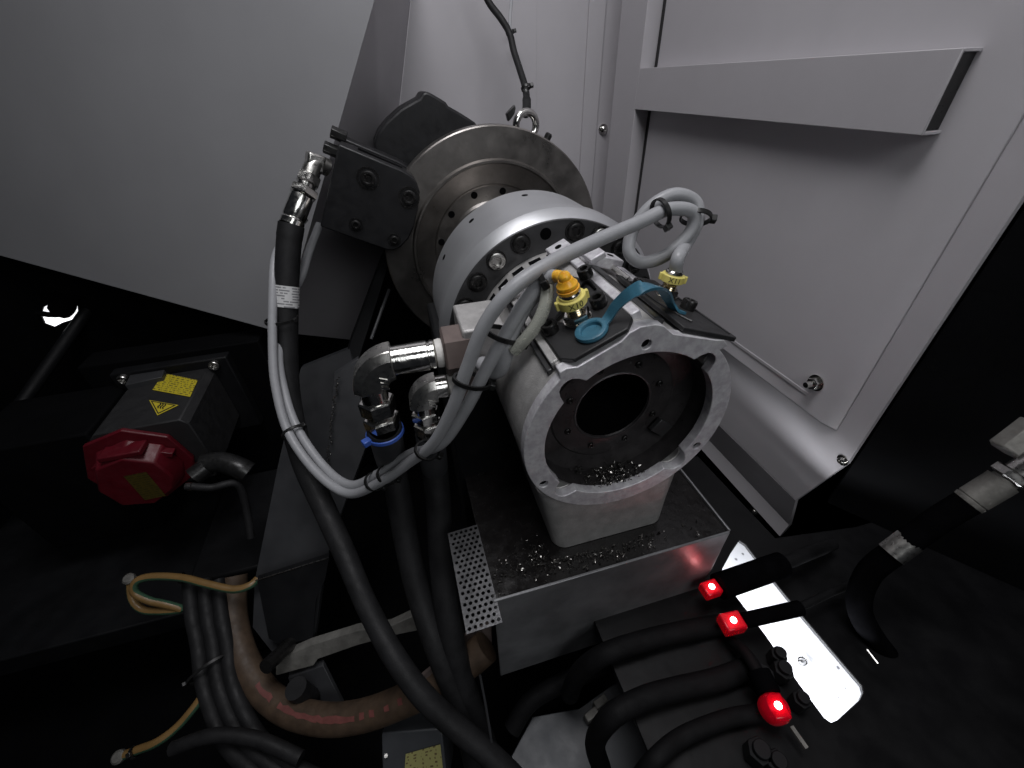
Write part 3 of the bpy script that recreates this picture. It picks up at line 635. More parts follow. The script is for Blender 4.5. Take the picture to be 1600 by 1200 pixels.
# =================================================================== HYDRAULIC FITTINGS ON THE HOUSING
def elbow_fitting(name, label, x_hex0, x_hex1, hexr, x_tape, x_pipe, pipe_r, xe, y, z, nut_r, zs, hose_pts, hose_r, sleeve_r):
    t_ = thing(name, (xe, y, zs[-1]), label, 'hose fitting')
    MB().hexa((x_hex0, y, z), (x_hex1, y, z), hexr, up=(0, 0.35, 1)).build('hex_adapter', 'brown', t_, smooth=20)
    MB().lathe((x_hex1, y, z), (-1, 0, 0), [(pipe_r * 0.98, 0.0003), (pipe_r * 1.02, 0.003), (pipe_r * 0.97, (x_hex1 - x_tape)), (0, x_hex1 - x_tape)], 28).build('sealing_tape', 'ptfe', t_)
    L = x_tape - x_pipe
    MB().lathe((x_tape, y, z), (-1, 0, 0), [(pipe_r * 0.85, 0.0002), (pipe_r, 0.002), (pipe_r, L * 0.12), (pipe_r * 0.92, L * 0.13), (pipe_r * 0.92, L * 0.18), (pipe_r * 1.03, L * 0.2), (pipe_r * 1.03, L), (0, L)], 40).build('pipe', 'zinc', t_)
    # forged bend: square-shouldered elbow
    b = MB(); n = 10; Rb = abs(x_pipe - xe); r = pipe_r * 1.12; rings = []
    cz = z - Rb
    for k in range(n + 1):
        a = R_(90 + 90 * k / n); cpt_ = V((x_pipe + Rb * math.cos(a), y, cz + Rb * math.sin(a))); rad = V((math.cos(a), 0, math.sin(a)))
        sec = []
        for (u_, w_) in ((1.05, -0.62), (1.05, 0.62), (0.55, 1.0), (-0.55, 1.0), (-1.0, 0.6), (-1.0, -0.6), (-0.55, -1.0), (0.55, -1.0)):
            sec.append(b.bm.verts.new(cpt_ + rad * u_ * r + YA * w_ * r))
        rings.append(sec)
    for A, B in zip(rings[:-1], rings[1:]):
        for k in range(8): b._face([A[k], A[(k + 1) % 8], B[(k + 1) % 8], B[k]])
    b._face(rings[0]); b._face(rings[-1]); b.build('elbow', 'forged', t_, bevel=0.0012, smooth=30)
    for q in range(3):
        MB().box((xe + Rb * 0.55, y - r * 1.02, cz + Rb * (0.25 + 0.2 * q)), (0.008, 0.001, 0.0018), rotm(0, 25, 0)).build('cast_mark', 'zinc', t_)
    zz = cz
    MB().cyl((xe, y, zz), (xe, y, zs[0]), pipe_r * 0.95, n=24).build('thread', 'zinc', t_)
    MB().hexa((xe, y, zs[0]), (xe, y, zs[1]), nut_r, up=(0.3, 1, 0)).build('nut', 'zinc', t_, smooth=20)
    MB().cyl((xe, y, zs[1] - 0.0002), (xe, y, zs[2]), nut_r * 0.78, n=24).build('neck', 'forged', t_)
    MB().hexa((xe, y, zs[2]), (xe, y, zs[3]), nut_r * 1.02, up=(1, 0.2, 0)).build('nut', 'zinc', t_, smooth=20)
    d = (V(hose_pts[0]) - V((xe, y, zs[3]))).normalized(); s0 = V((xe, y, zs[3] - 0.0003))
    Ls = (V(hose_pts[0]) - s0).length
    MB().lathe(s0, d, [(sleeve_r * 0.9, 0), (sleeve_r, 0.003), (sleeve_r * 1.02, Ls * 0.9), (sleeve_r * 0.94, Ls * 0.92), (sleeve_r * 0.98, Ls), (0, Ls)], 32).build('sleeve', 'grey', t_)
    MB().tube(hose_pts, hose_r, n=20).build('hose', 'rubber', t_)
    return t_
f1 = elbow_fitting('hydraulic_elbow', 'larger zinc hydraulic elbow with long pipe and brown hexagon adapter', -0.120, -0.1475, 0.0255, -0.1545, -0.1965, 0.0145, -0.222, 0.12, 0.040, 0.0185, (-0.001, -0.019, -0.024, -0.037),
    [at(612, 722, d=0.545), at(620, 760, d=0.55), at(636, 850, d=0.56), at(655, 930, d=0.56), at(690, 1030, d=0.55), at(722, 1110, d=0.56), at(745, 1200, d=0.57), at(760, 1290, d=0.58)], 0.0165, 0.0185)
f2 = elbow_fitting('hydraulic_elbow', 'smaller zinc hydraulic elbow with short pipe below the long one', -0.116, -0.140, 0.021, -0.1475, -0.160, 0.0125, -0.176, 0.118, 0.000, 0.0155, (-0.026, -0.038, -0.042, -0.058),
    [at(680, 735, d=0.53), at(685, 790, d=0.54), at(690, 880, d=0.55), at(700, 960, d=0.55), at(718, 1050, d=0.555), at(745, 1130, d=0.57), at(775, 1210, d=0.58), at(800, 1290, d=0.59)], 0.0165, 0.0165)
bt = thing('cable_tie', at(592, 668, d=0.50), 'blue cable tie wrapped around the larger hydraulic elbow sleeve', 'cable tie')
MB().lathe((-0.2225, 0.12, -0.0445), (0.02, 0, -1), [(0.0192, 0), (0.0204, 0.0008), (0.0204, 0.0045), (0.0192, 0.0052)], 36, close=True).build('band', 'bluetie', bt)
MB().box((-0.2415, 0.108, -0.046), (0.009, 0.008, 0.007), rotm(0, 0, 30)).build('head', 'bluetie', bt, bevel=0.001)

# =================================================================== GREY SENSOR CABLES
def px_path(L): return [at(x, y, d=d) for x, y, d in L]
base1 = [(476, 340, 0.64), (452, 368, 0.63), (433, 395, 0.615), (427, 440, 0.60), (426, 540, 0.595), (431, 605, 0.59), (451, 676, 0.58), (495, 738, 0.56), (545, 771, 0.54), (596, 752, 0.50), (640, 722, 0.465), (676, 694, 0.425), (706, 640, 0.39), (730, 575, 0.362), (757, 508, 0.340), (800, 452, 0.328)]
c1 = base1 + [(860, 411, 0.335), (930, 377, 0.352), (1000, 347, 0.368), (1045, 327, 0.372), (1082, 332, 0.378), (1079, 362, 0.386), (1042, 398, 0.394), (1004, 410, 0.400), (983, 393, 0.400), (990, 357, 0.395), (1018, 322, 0.388), (1054, 304, 0.384), (1086, 316, 0.388), (1089, 348, 0.392), (1070, 385, 0.392)]
k1 = thing('sensor_cable', at(545, 771, d=0.54), 'grey sensor cable arching over the housing to a loop above X11', 'cable')
pth = px_path(c1) + [top11 + V((0.0, 0, 0.012)), top11 - V((0, 0, 0.001))]
MB().tube(pth, 0.0061, n=18, sub=9).build('sheath', 'cable', k1)
c2 = [(500, 350, 0.66), (484, 390, 0.655), (472, 430, 0.65), (455, 470, 0.65), (436, 545, 0.612), (444, 610, 0.605), (465, 670, 0.592), (507, 730, 0.572), (548, 758, 0.545), (592, 740, 0.515), (640, 710, 0.48), (688, 694, 0.432), (726, 642, 0.398), (757, 582, 0.372), (785, 532, 0.356), (813, 484, 0.346), (838, 450, 0.340), (853, 437, 0.336)]
k2 = thing('sensor_cable', at(548, 760, d=0.55), 'second grey sensor cable in the bundle turning off to X10', 'cable')
MB().tube(px_path(c2) + [at(862, 432.5, d=D10 + 0.019), at(869, 431.5, d=D10 + 0.015)], 0.0068, n=18, sub=9, radii=lambda u: 0.0061 - 0.0013 * max(0, (u - 0.95) / 0.05)).build('sheath', 'cable', k2)
k3 = MB().tube(px_path([(852, 444, 0.349), (826, 468, 0.352), (803, 508, 0.356), (791, 545, 0.364), (783, 573, 0.378), (769, 580, 0.392), (752, 568, 0.405)]), 0.0078, n=18, sub=9).build('spare_cable', 'cable')
tag(k3, 'short thick grey cable bent against the housing left of X10', 'cable')
k4 = MB().tube(px_path([(856, 445, 0.334), (852, 476, 0.336), (838, 508, 0.342), (818, 533, 0.350), (803, 548, 0.358)]), 0.0055, n=16, sub=9).build('milky_tube', 'clear')
tag(k4, 'thin milky tube end hanging left of the X10 connector', 'tube')

def zip_tie(px, py, d, tdir, r, label, head=(0, -1, 0.4), flat=1.0, tail=0.0):
    c = at(px, py, d=d); t_ = thing('cable_tie', c, label, 'cable tie')
    tdir = V(tdir).normalized(); b = MB(); u, w, _ = b.frame(tdir)
    b.lathe(c - tdir * 0.0022, tdir, [(r - 0.0006, 0), (r + 0.0008, 0.0002), (r + 0.0008, 0.0042), (r - 0.0006, 0.0044)], 32, close=True)
    if flat != 1.0:
        # oval band: stretch in the plane across the two cables
        ax_ = V((1, 0, 0)) - tdir * tdir.x; ax_.normalize()
        for v in b.bm.verts: q = v.co - c; v.co += ax_ * q.dot(ax_) * (flat - 1)
    b.build('band', 'blackpl', t_)
    h = V(head); h = (h - tdir * h.dot(tdir)).normalized()
    ex = 1.0 + (flat - 1.0) * abs(h.x)
    MB().box(c + h * (r * ex + 0.0022), (0.0072, 0.0062, 0.0054), basis(h.cross(tdir), tdir, h)).build('head', 'blackpl', t_, bevel=0.0008)
    if tail:
        MB().box(c + h * (r * ex + 0.004) + h.cross(tdir) * (tail / 2), (tail, 0.0040, 0.0012), basis(h.cross(tdir), tdir, h)).build('tail', 'blackpl', t_)
    return t_
def tdir(a, b_): return (at(*a[:2], d=a[2]) - at(*b_[:2], d=b_[2]))
zip_tie(1032, 333, 0.374, tdir((1000, 347, 0.368), (1045, 327, 0.372)), 0.0125, 'black cable tie on the left of the cable loop over X11', (0.7, -0.6, -0.6))
zip_tie(1087, 340, 0.386, tdir((1086, 316, 0.388), (1079, 362, 0.386)), 0.0135, 'black cable tie on the right of the cable loop over X11', (0.6, -0.8, -0.5))
zip_tie(851, 438, 0.337, tdir((834, 449, 0.340), (862, 433, 0.335)), 0.0092, 'black cable tie just left of the amber boot', (0, -0.8, 0.2))
zip_tie(790, 523, 0.358, tdir((757, 508, 0.340), (730, 575, 0.362)), 0.0125, 'black cable tie with square head in front of the housing flank', (0.9, -0.5, -0.1), 1.5)
zip_tie(738, 595, 0.374, tdir((706, 640, 0.39), (730, 575, 0.362)), 0.0110, 'black cable tie binding both grey cables beside the port block', (1, -0.2, -0.1), 1.6)
zip_tie(668, 703, 0.437, tdir((640, 722, 0.465), (676, 694, 0.425)), 0.0110, 'black cable tie on the cables right below the small elbow', (1, -0.4, -0.3), 1.25)
zip_tie(606, 742, 0.502, tdir((596, 752, 0.50), (640, 722, 0.465)), 0.0115, 'upper of two close cable ties at the bottom of the cable bend', (1, -0.2, -0.6), 1.2)
zip_tie(586, 752, 0.515, tdir((545, 771, 0.54), (596, 752, 0.50)), 0.0115, 'lower of two close cable ties at the bottom of the cable bend', (0.6, -0.2, -0.6), 1.2)
zip_tie(458, 675, 0.586, tdir((430, 615, 0.645), (497, 742, 0.585)), 0.0115, 'black cable tie low on the cables beside the caliper hose', (1, -0.3, 0), 1.3)
zip_tie(440, 499, 0.612, (0, 0.1, 1), 0.0195, 'black cable tie holding grey cable to the caliper hose', (1, -0.6, 0), 1.15)

# =================================================================== TOP CABLE AND LIFTING EYE
tc_ = thing('overhead_cable', at(822, 170, y=0.60), 'thin black cable dropping from above to the lifting eye', 'cable')
MB().tube([at(x, y, y=yy) for x, y, yy in ((745, -40, 0.80), (763, 2, 0.79), (782, 28, 0.77), (796, 52, 0.75), (803, 80, 0.73), (812, 108, 0.70), (821, 138, 0.66), (823, 165, 0.62), (821, 178, 0.60))], 0.0062, n=14, radii=lambda u: 0.0062 if u < 0.82 else 0.0078).build('sheath', 'rubber', tc_)
tw = MB().tube([at(x, y, y=yy) for x, y, yy in ((801, -40, 0.80), (799, 0, 0.79), (797, 30, 0.77), (798, 52, 0.755), (806, 80, 0.735), (815, 108, 0.705), (824, 138, 0.665))], 0.0032, n=10).build('thin_wire', 'cable')
tag(tw, 'very thin grey wire hanging beside the overhead black cable', 'wire')
zip_tie(797, 51, 0.86, V((0.06, -0.10, -0.30)), 0.0085, 'black cable tie high on the overhead cable', (1, -0.3, 0))
zip_tie(822, 137, 0.73, V((0.06, -0.18, -0.30)), 0.0085, 'black cable tie on the overhead cable near the eye', (1, -0.3, 0))
ey = thing('lifting_eye', at(823, 195, y=0.575), 'bright steel lifting eye standing on top of the brake disc', 'lifting eye')
ce = at(822, 196, y=0.575)
ringp = [ce + V((math.cos(R_(a)) * 0.020, math.cos(R_(a)) * 0.006, math.sin(R_(a)) * 0.020)) for a in range(0, 361, 15)]
MB().tube(ringp, 0.0062, n=14, raw=True, cap=False).build('ring', 'zinc', ey)
MB().cyl(ce + V((0, 0, -0.036)), ce + V((0, 0, -0.020)), 0.0105, 0.009).build('shank', 'zinc', ey)
cl = MB().prism([at(x, y, y=0.585) for x, y in ((795, 190), (792, 178), (797, 172), (803, 166), (805, 164), (806, 170), (804, 178), (800, 184))], (0, 0.012, 0)).build('cable_clip', 'blackpl', bevel=0.001)
tag(cl, 'small pointed black clip left of the lifting eye', 'clip')
nub = MB().lathe(at(856, 214, y=0.53), V((0.5, 0, 0.8)), [(0.006, -0.012), (0.006, 0.004), (0.004, 0.006), (0, 0.006)], 18).build('rim_plug', 'blackpl')
tag(nub, 'small black plug on the upper right rim of the disc', 'plug')

# =================================================================== TRAY UNDER THE HOUSING
ZT = -0.1805
tr = thing('chip_tray', (0, 0.05, -0.375), 'dark steel channel tray under the housing with a deep front lip', 'tray')
MB().box2((-0.143, -0.0235, ZT - 0.004), (0.141, 0.20, ZT)).build('bottom', 'oil', tr)
MB().prism([(-0.1435, -0.027, ZT + 0.003), (0.1405, -0.027, ZT + 0.003), (0.137, -0.027, -0.322), (0.128, -0.027, -0.376), (-0.1465, -0.027, -0.376)], (0, 0.003, 0)).build('front_lip', 'tray', tr, bevel=0.0007)
MB().box2((0.1415, -0.024, ZT - 0.09), (0.1440, 0.20, ZT + 0.003)).build('side_lip', 'tray', tr, bevel=0.0006)
def chips(name, label, n, fn, smin, smax):
    b = MB()
    for i in range(n):
        p, up = fn(); s = random.uniform(smin, smax); r_ = Matrix.Rotation(random.uniform(0, 6.28), 3, V((random.uniform(-1, 1), random.uniform(-1, 1), random.uniform(-1, 1))).normalized())
        k = random.random(); dims = (s, s * random.uniform(.4, .8), s * random.uniform(.15, .5))
        if k < 0.6:
            vs = [b.bm.verts.new(p + r_ @ V((x * dims[0], y * dims[1], z * dims[2]))) for x, y, z in ((-1, -0.4, 0), (0.1, -0.9, 0.3), (1, 0.1, 0), (0.2, 0.9, -0.2), (0, 0, 0.9), (0, 0, -0.9))]
            for f in ((0, 1, 4), (1, 2, 4), (2, 3, 4), (3, 0, 4), (1, 0, 5), (2, 1, 5), (3, 2, 5), (0, 3, 5)): b._face([vs[j] for j in f])
        else:   # little curl
            b.tube([p + r_ @ V((math.cos(a) * s * 0.7, math.sin(a) * s * 0.7, a * s * 0.12)) for a in (0, 1, 2, 3, 4.2)], s * 0.16, n=5, raw=True)
    o = b.build(name, 'chip'); o['kind'] = 'stuff'; o['label'] = label; o['category'] = 'metal chips'
    return o
def f_tray():
    k = random.random()
    if k < 0.45: x = random.gauss(-0.085, 0.022); y = random.gauss(0.005, 0.012)
    elif k < 0.85: x = random.gauss(-0.018, 0.030); y = random.gauss(-0.008, 0.006)
    else: x = random.uniform(-0.135, 0.12); y = random.uniform(-0.02, 0.03)
    x = min(0.13, max(-0.136, x)); y = max(-0.021, y)
    if x > -0.07: y = min(y, -0.002)
    return V((x, y, ZT + random.uniform(0.0005, 0.003))), None
chips('metal_chips', 'wet metal chips scattered in the dark tray under the housing', 330, f_tray, 0.0012, 0.0036)
def f_bore():
    a = R_(random.gauss(268, 11)); y = random.uniform(0.006, 0.030); rr = 0.0805 - random.random() ** 2 * 0.008
    return V((rr * math.cos(a), y, rr * math.sin(a))), None
chips('metal_chips', 'heap of wet metal chips in the bottom of the round mouth', 260, f_bore, 0.0012, 0.0032)
# perforated strip
pm = MB(); holes = []
pu = (at(750, 827, z=-0.179) - at(700, 836, z=-0.181)); W_ = 0.037; H_ = 0.118
nx, ny = 6, 19
for j in range(ny):
    for i in range(nx - (j % 2)):
        x = 0.0040 + i * 0.0060 + (0.0030 if j % 2 else 0); y = 0.004 + j * 0.0061
        if x < W_ - 0.002 and y < H_ - 0.002: holes.append(circ(0.00195, 10, x, y))
uM = V((0.99, -0.02, 0.10)).normalized(); vM = (at(700, 836, z=-0.184) - at(729, 992, z=-0.184)).normalized()
pm.plate([(0, 0), (W_, 0), (W_, H_), (0, H_)], holes, at(729, 992, z=-0.184), uM, vM, V((0, 0, 0.0012)))
tag(pm.build('perforated_strip', 'mesh'), 'narrow perforated zinc strip beside the dark tray', 'perforated strip')
pm = MB().prism([at(x, y, d=0.60) for x, y in ((717, 998), (735, 990), (768, 972), (769, 1008), (722, 1052))], (0.0, 0.004, 0.0)); tag(pm.build('brown_bracket', 'brown', bevel=0.0006), 'small brown bracket plate under the perforated strip', 'bracket')
# mount body behind the hoses
mb_ = thing('mounting_column', (-0.08, 0.25, -0.5), 'dark painted mounting column left of the housing pedestal', 'column')
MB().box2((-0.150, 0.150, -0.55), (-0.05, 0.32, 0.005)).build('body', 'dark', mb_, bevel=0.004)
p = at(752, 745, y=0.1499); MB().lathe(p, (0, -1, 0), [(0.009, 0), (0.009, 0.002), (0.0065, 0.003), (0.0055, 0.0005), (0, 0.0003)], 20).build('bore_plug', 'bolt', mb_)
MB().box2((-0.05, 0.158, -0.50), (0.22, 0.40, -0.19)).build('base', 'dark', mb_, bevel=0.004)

# =================================================================== SERVO MOTOR, LEFT
mo = thing('servo_motor', (-0.665, 0.52, -0.35), 'black servo motor with red octagonal end cap and yellow labels', 'motor')
zt = -0.20
MB().prism([(-0.728, 0.440, zt), (-0.598, 0.440, zt), (-0.588, 0.440, zt - 0.012), (-0.588, 0.440, zt - 0.13), (-0.600, 0.440, zt - 0.145), (-0.728, 0.440, zt - 0.145), (-0.740, 0.440, zt - 0.13), (-0.740, 0.440, zt - 0.012)], (-0.004, 0.170, 0)).build('body', 'motor', mo, bevel=0.002)
MB().box2((-0.770, 0.6105, zt - 0.17), (-0.560, 0.636, zt + 0.018)).build('mount_flange', 'dark', mo, bevel=0.003)
for x in (-0.748, -0.585): socket_screw(mo, V((x, 0.6100, zt + 0.006)), (0, -1, 0), 0.010, 0.010, 'boltsteel')
octo = [at(x, y, y=0.430) for x, y in ((128, 698), (188, 673), (262, 683), (301, 716), (304, 742), (282, 760), (262, 776), (190, 781), (136, 748))]
MB().prism(octo, (0.0, 0.009, 0)).build('cap_flange', 'red', mo, bevel=0.002)
oc = sum(octo, V()) / len(octo)
c1_ = [oc + (p - oc) * 0.80 for p in octo]
c2_ = [oc + (p - oc) * 0.68 + V((0, -0.034, -0.004)) for p in octo]
b = MB(); A = [b.bm.verts.new(p + V((0, -0.0003, 0))) for p in c1_]; B = [b.bm.verts.new(p) for p in c2_]
b._face(A); b._face(B)
for k in range(len(A)): b._face([A[k], A[(k + 1) % len(A)], B[(k + 1) % len(B)], B[k]])
b.build('end_cap', 'red', mo, bevel=0.003)
for sx in (-1, 1): MB().box(oc + V((sx * 0.050, -0.008, 0.035)), (0.022, 0.014, 0.010), rotm(0, sx * 25, 0)).build('cap_lug', 'red', mo, bevel=0.001)
MB().box(oc + V((0.002, -0.018, 0.062)), (0.062, 0.03, 0.010)).build('cap_lug', 'red', mo, bevel=0.002)
y_ = oc.y - 0.0348
lp = [V((oc.x - 0.012, y_, oc.z - 0.042)), V((oc.x + 0.022, y_, oc.z - 0.042)), V((oc.x + 0.022, y_, oc.z + 0.022)), V((oc.x - 0.012, y_, oc.z + 0.022))]
MB().quad_uv(lp).build('cap_label', 'label_d', mo)
zl = zt + 0.0012
MB().quad_uv([at(238, 609, z=zl), at(297, 620, z=zl), at(309, 594, z=zl), at(256, 583, z=zl)]).build('rating_label', 'label_y', mo)
tri = [at(x, y, z=zl) for x, y in ((233, 625), (279, 633), (246, 649))]
tc0 = sum(tri, V()) / 3
MB().poly(tri).build('warning_triangle', 'yellow', mo)
def tr_s(s, dz): return [tc0 + (p - tc0) * s + V((0, 0, dz)) for p in tri]
b = MB(); o_ = tr_s(0.86, 0.0006); i_ = tr_s(0.72, 0.0006)
for k in range(3): b.poly([o_[k], o_[(k + 1) % 3], i_[(k + 1) % 3], i_[k]])
b.build('triangle_border', 'ink', mo)
ed = (tri[1] - tri[0]).normalized(); dn = (tri[2] - (tri[0] + tri[1]) / 2).normalized(); hgt = (tri[2] - (tri[0] + tri[1]) / 2).length
for k in (-1, 0, 1):
    b = MB(); pts = [tc0 + ed * (k * 0.0055 + 0.0016 * math.sin(q * 1.6)) + dn * (q - 2) * hgt * 0.095 - dn * hgt * 0.04 + V((0, 0, 0.0008)) for q in range(5)]
    b.tube(pts, 0.0010, n=6, sub=4).build('heat_wave', 'ink', mo)
cn = at(330, 728, d=0.72)
MB().cyl(at(302, 745, d=0.70), at(322, 730, d=0.71), 0.016).build('connector_neck', 'blackpl', mo)
MB().tube([at(318, 726, d=0.715), at(345, 722, d=0.72), at(372, 730, d=0.72), at(388, 738, d=0.725)], 0.018, n=18).build('connector', 'blackpl', mo)
MB().cyl(at(292, 760, d=0.69), at(301, 760, d=0.69), 0.0065).build('collar', 'boltsteel', mo)
MB().tube([at(300, 760, d=0.692), at(330, 762, d=0.70), at(370, 756, d=0.72), at(384, 790, d=0.74), at(392, 840, d=0.75)], 0.0065).build('lead', 'rubber', mo)
# surroundings of the motor
mr = thing('motor_bracket', (-0.85, 0.6, -0.45), 'dark machined bracket and rails carrying the servo motor', 'bracket')
MB().box2((-0.83, 0.637, -0.60), (-0.50, 0.70, -0.17)).build('end_plate', 'darker', mr, bevel=0.003)
MB().box2((-0.96, 0.47, -0.48), (-0.76, 0.63, -0.215)).build('side_block', 'darker', mr, bevel=0.004)
MB().box(at(232, 590, d=0.82), (0.06, 0.05, 0.015), rotm(0, 0, 10)).build('top_step', 'grey', mr, bevel=0.001)
rb = MB(); a_ = at(-40, 735, d=0.86); b2 = at(140, 480, d=1.02)
rb.cyl(a_, b2, 0.013, n=16); tag(rb.build('guide_rod', 'dark'), 'dark grey guide rod slanting in from the left edge', 'rod')
rp = MB().prism([at(x, y, d=0.9) for x, y in ((-30, 672), (60, 655), (128, 612), (10, 770), (-30, 800))], (0, 0.01, -0.004)); tag(rp.build('slanted_plate', 'grey', bevel=0.001), 'dark slanted plate at the far left below the rod', 'plate')
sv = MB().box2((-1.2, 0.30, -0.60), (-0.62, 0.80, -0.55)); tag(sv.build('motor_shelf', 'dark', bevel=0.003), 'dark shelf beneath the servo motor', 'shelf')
# bright chinks at far left: hole in a dark sheet with a lit white panel added behind
hx = [at(x, y, y=0.93) for x, y in ((68, 480), (80, 474), (108, 469), (121, 472), (122, 490), (112, 500), (96, 505), (84, 511), (70, 506), (64, 492))]
b = MB(); hl = [(p.x, p.z) for p in hx]
b.plate([(-1.7, -0.5), (-0.75, -0.5), (-0.75, 0.10), (-1.7, 0.10)], [hl], (0, 0.93, 0), (1, 0, 0), (0, 0, 1), (0, 0.004, 0)); tag(b.build('rear_sheet', 'darker'), 'dark rear sheet at far left pierced by a small bright hole', 'sheet')
b = MB(); b.box2((-1.35, 1.00, -0.45), (-0.90, 1.01, 0.15)); struct(b.build('chink_panel', 'white'))
area('chink_fill', (-1.1, 0.965, -0.34), (-1.1, 1.0, -0.12), 0.3, 0.03, 3.0)  # hidden light added to make the white panel shine through the hole
for pts, r, hl_ in ((((58, 489), (84, 492), (104, 489), (114, 478), (120, 464)), 0.0065, 'black hose curving across the lower edge of the small bright hole'), (((104, 462), (100, 478), (92, 486)), 0.022, 'fat black hose end filling the middle of the small bright hole')):
    o = MB().tube([at(x, y, y=0.925) for x, y in pts], r, n=10).build('hose_run', 'darker'); tag(o, hl_, 'hose')

# =================================================================== COLUMN, BRACKET, STEEL BAR, LOWER HOSES
pc = thing('support_plate', at(440, 1000, d=0.72), 'dark grey upright support plate behind the hanging hoses', 'support plate')
MB().prism([at(x, y, d=dd) for x, y, dd in ((470, 575, 0.80), (546, 545, 0.80), (577, 690, 0.755), (527, 820, 0.725), (508, 880, 0.712), (490, 1005, 0.688), (434, 1030, 0.684), (395, 980, 0.698), (398, 908, 0.712), (436, 720, 0.755))], (0.004, 0.012, 0)).build('plate', 'upright', pc)
MB().prism([at(x, y, d=0.675) for x, y in ((402, 908), (514, 872), (508, 905), (494, 935), (489, 998), (440, 1008), (420, 998))], (0, 0.01, 0)).build('pocket', 'dark', pc)
MB().tube([at(399, 907, d=0.674), at(514, 871, d=0.674)], 0.0009, n=6, sub=1).build('top_edge', 'boltsteel', pc)
# rail seen between side panel and disc
rs = MB().prism([at(x, y, d=0.80) for x, y in ((598, 398), (612, 398), (566, 545), (520, 700), (500, 700), (548, 531))], (0.0, 0.02, 0)); tag(rs.build('edge_rail', 'dark', bevel=0.002), 'slanting dark rail below the caliper beside the side panel', 'rail')
rs = MB().tube([at(608, 452, d=0.78), at(580, 530, d=0.76)], 0.003, n=8, sub=1); tag(rs.build('thin_rod', 'grey'), 'thin dark rod beside the slanting rail', 'rod')
ch = MB()
for i in range(60):
    t_ = i / 59; q = at(527 - 18 * t_ + random.uniform(-3, 3), 590 + 160 * t_, d=0.715)
    ch.box(q, (random.uniform(.001, .003), .002, random.uniform(.001, .004)), rotm(random.uniform(0, 90), random.uniform(0, 90), 0))
o = ch.build('metal_chips', 'chip'); o['kind'] = 'stuff'; o['label'] = 'line of tiny metal chips clinging to the dark upright edge'; o['category'] = 'metal chips'
rp = MB().prism([at(x, y, d=0.725) for x, y in ((522, 585), (560, 560), (575, 690), (528, 815), (505, 770), (512, 700))], (0, 0.01, 0)); tag(rp.build('edge_plate', 'grey', bevel=0.001), 'narrow dark plate behind the larger elbow with chips on its edge', 'plate')

sb = thing('steel_bar', at(431, 1041, d=0.66), 'raw steel flat bar with a bolt at its left end', 'steel bar')
MB().prism([at(x, y, d=0.665) for x, y in ((431, 1032), (486, 1008), (560, 985), (612, 978), (655, 958), (655, 985), (620, 992), (560, 1008), (497, 1030), (490, 1040), (431, 1056))], (0, 0.012, 0)).build('bar', 'bar', sb, bevel=0.001)
q = at(448, 1022, d=0.655); MB().cyl(q + V((0, 0.02, -0.01)), q + V((-0.02, -0.02, 0.02)), 0.011, n=18).build('bolt', 'bolt', sb)
q = at(462, 1075, d=0.63); MB().cyl(q, q + V((0.004, 0, -0.05)), 0.016, n=20).build('standoff', 'rubber', sb)
gp = MB().prism([at(x, y, d=0.67) for x, y in ((450, 1060), (505, 1040), (540, 1110), (470, 1120))], (0, 0.01, 0)); tag(gp.build('lower_plate', 'grey', bevel=0.001), 'dark triangular plate under the steel bar', 'plate')

bh = thing('suction_hose', at(500, 1130, d=0.62), 'thick brown hose sweeping in a U with faded red print', 'hose')
bhp = [(366, 900, 0.74), (365, 960, 0.72), (378, 1020, 0.69), (408, 1075, 0.665), (452, 1110, 0.64), (510, 1124, 0.62), (570, 1117, 0.605), (630, 1095, 0.59), (680, 1070, 0.58), (730, 1035, 0.575), (760, 1010, 0.575)]
MB().tube(px_path(bhp), 0.0215, n=24).build('wall', 'rust', bh)
cen = cr_spline(px_path(bhp), 8)
def on_hose(u, side=0.0, lift=0.0219):
    i = min(int(u * (len(cen) - 1)), len(cen) - 2); p = cen[i]; t_ = (cen[i + 1] - cen[i]).normalized(); vd = (CAM_C - p).normalized(); vd = (vd - t_ * vd.dot(t_)).normalized(); w = t_.cross(vd)
    return p + (vd * math.cos(side) + w * math.sin(side)) * lift
for u0, u1 in ((0.30, 0.37), (0.39, 0.50), (0.505, 0.60), (0.615, 0.63), (0.645, 0.66), (0.675, 0.69), (0.72, 0.73), (0.75, 0.76)):
    b = MB(); L1 = []; n_ = max(3, int((u1 - u0) * 90))
    for k in range(n_ + 1):
        u = u0 + (u1 - u0) * k / n_; w0 = 0.18 + random.uniform(-0.04, 0.05); w1 = -0.14 + random.uniform(-0.10, 0.06)
        L1.append((b.bm.verts.new(on_hose(u, w0, 0.0220)), b.bm.verts.new(on_hose(u, (w0 + w1) / 2, 0.0221)), b.bm.verts.new(on_hose(u, w1, 0.0220))))
    for A, B in zip(L1[:-1], L1[1:]): b._face([A[0], B[0], B[1], A[1]]); b._face([A[1], B[1], B[2], A[2]])
    b.build('red_print', 'pink', bh)
o = MB().prism([at(x, y, d=0.57) for x, y in ((652, 1062), (676, 1042), (686, 1078), (668, 1086))], (0, 0.004, 0)).build('clip_plate', 'brown', bevel=0.0006); tag(o, 'small brown clip plate at the right end of the suction hose', 'clip')

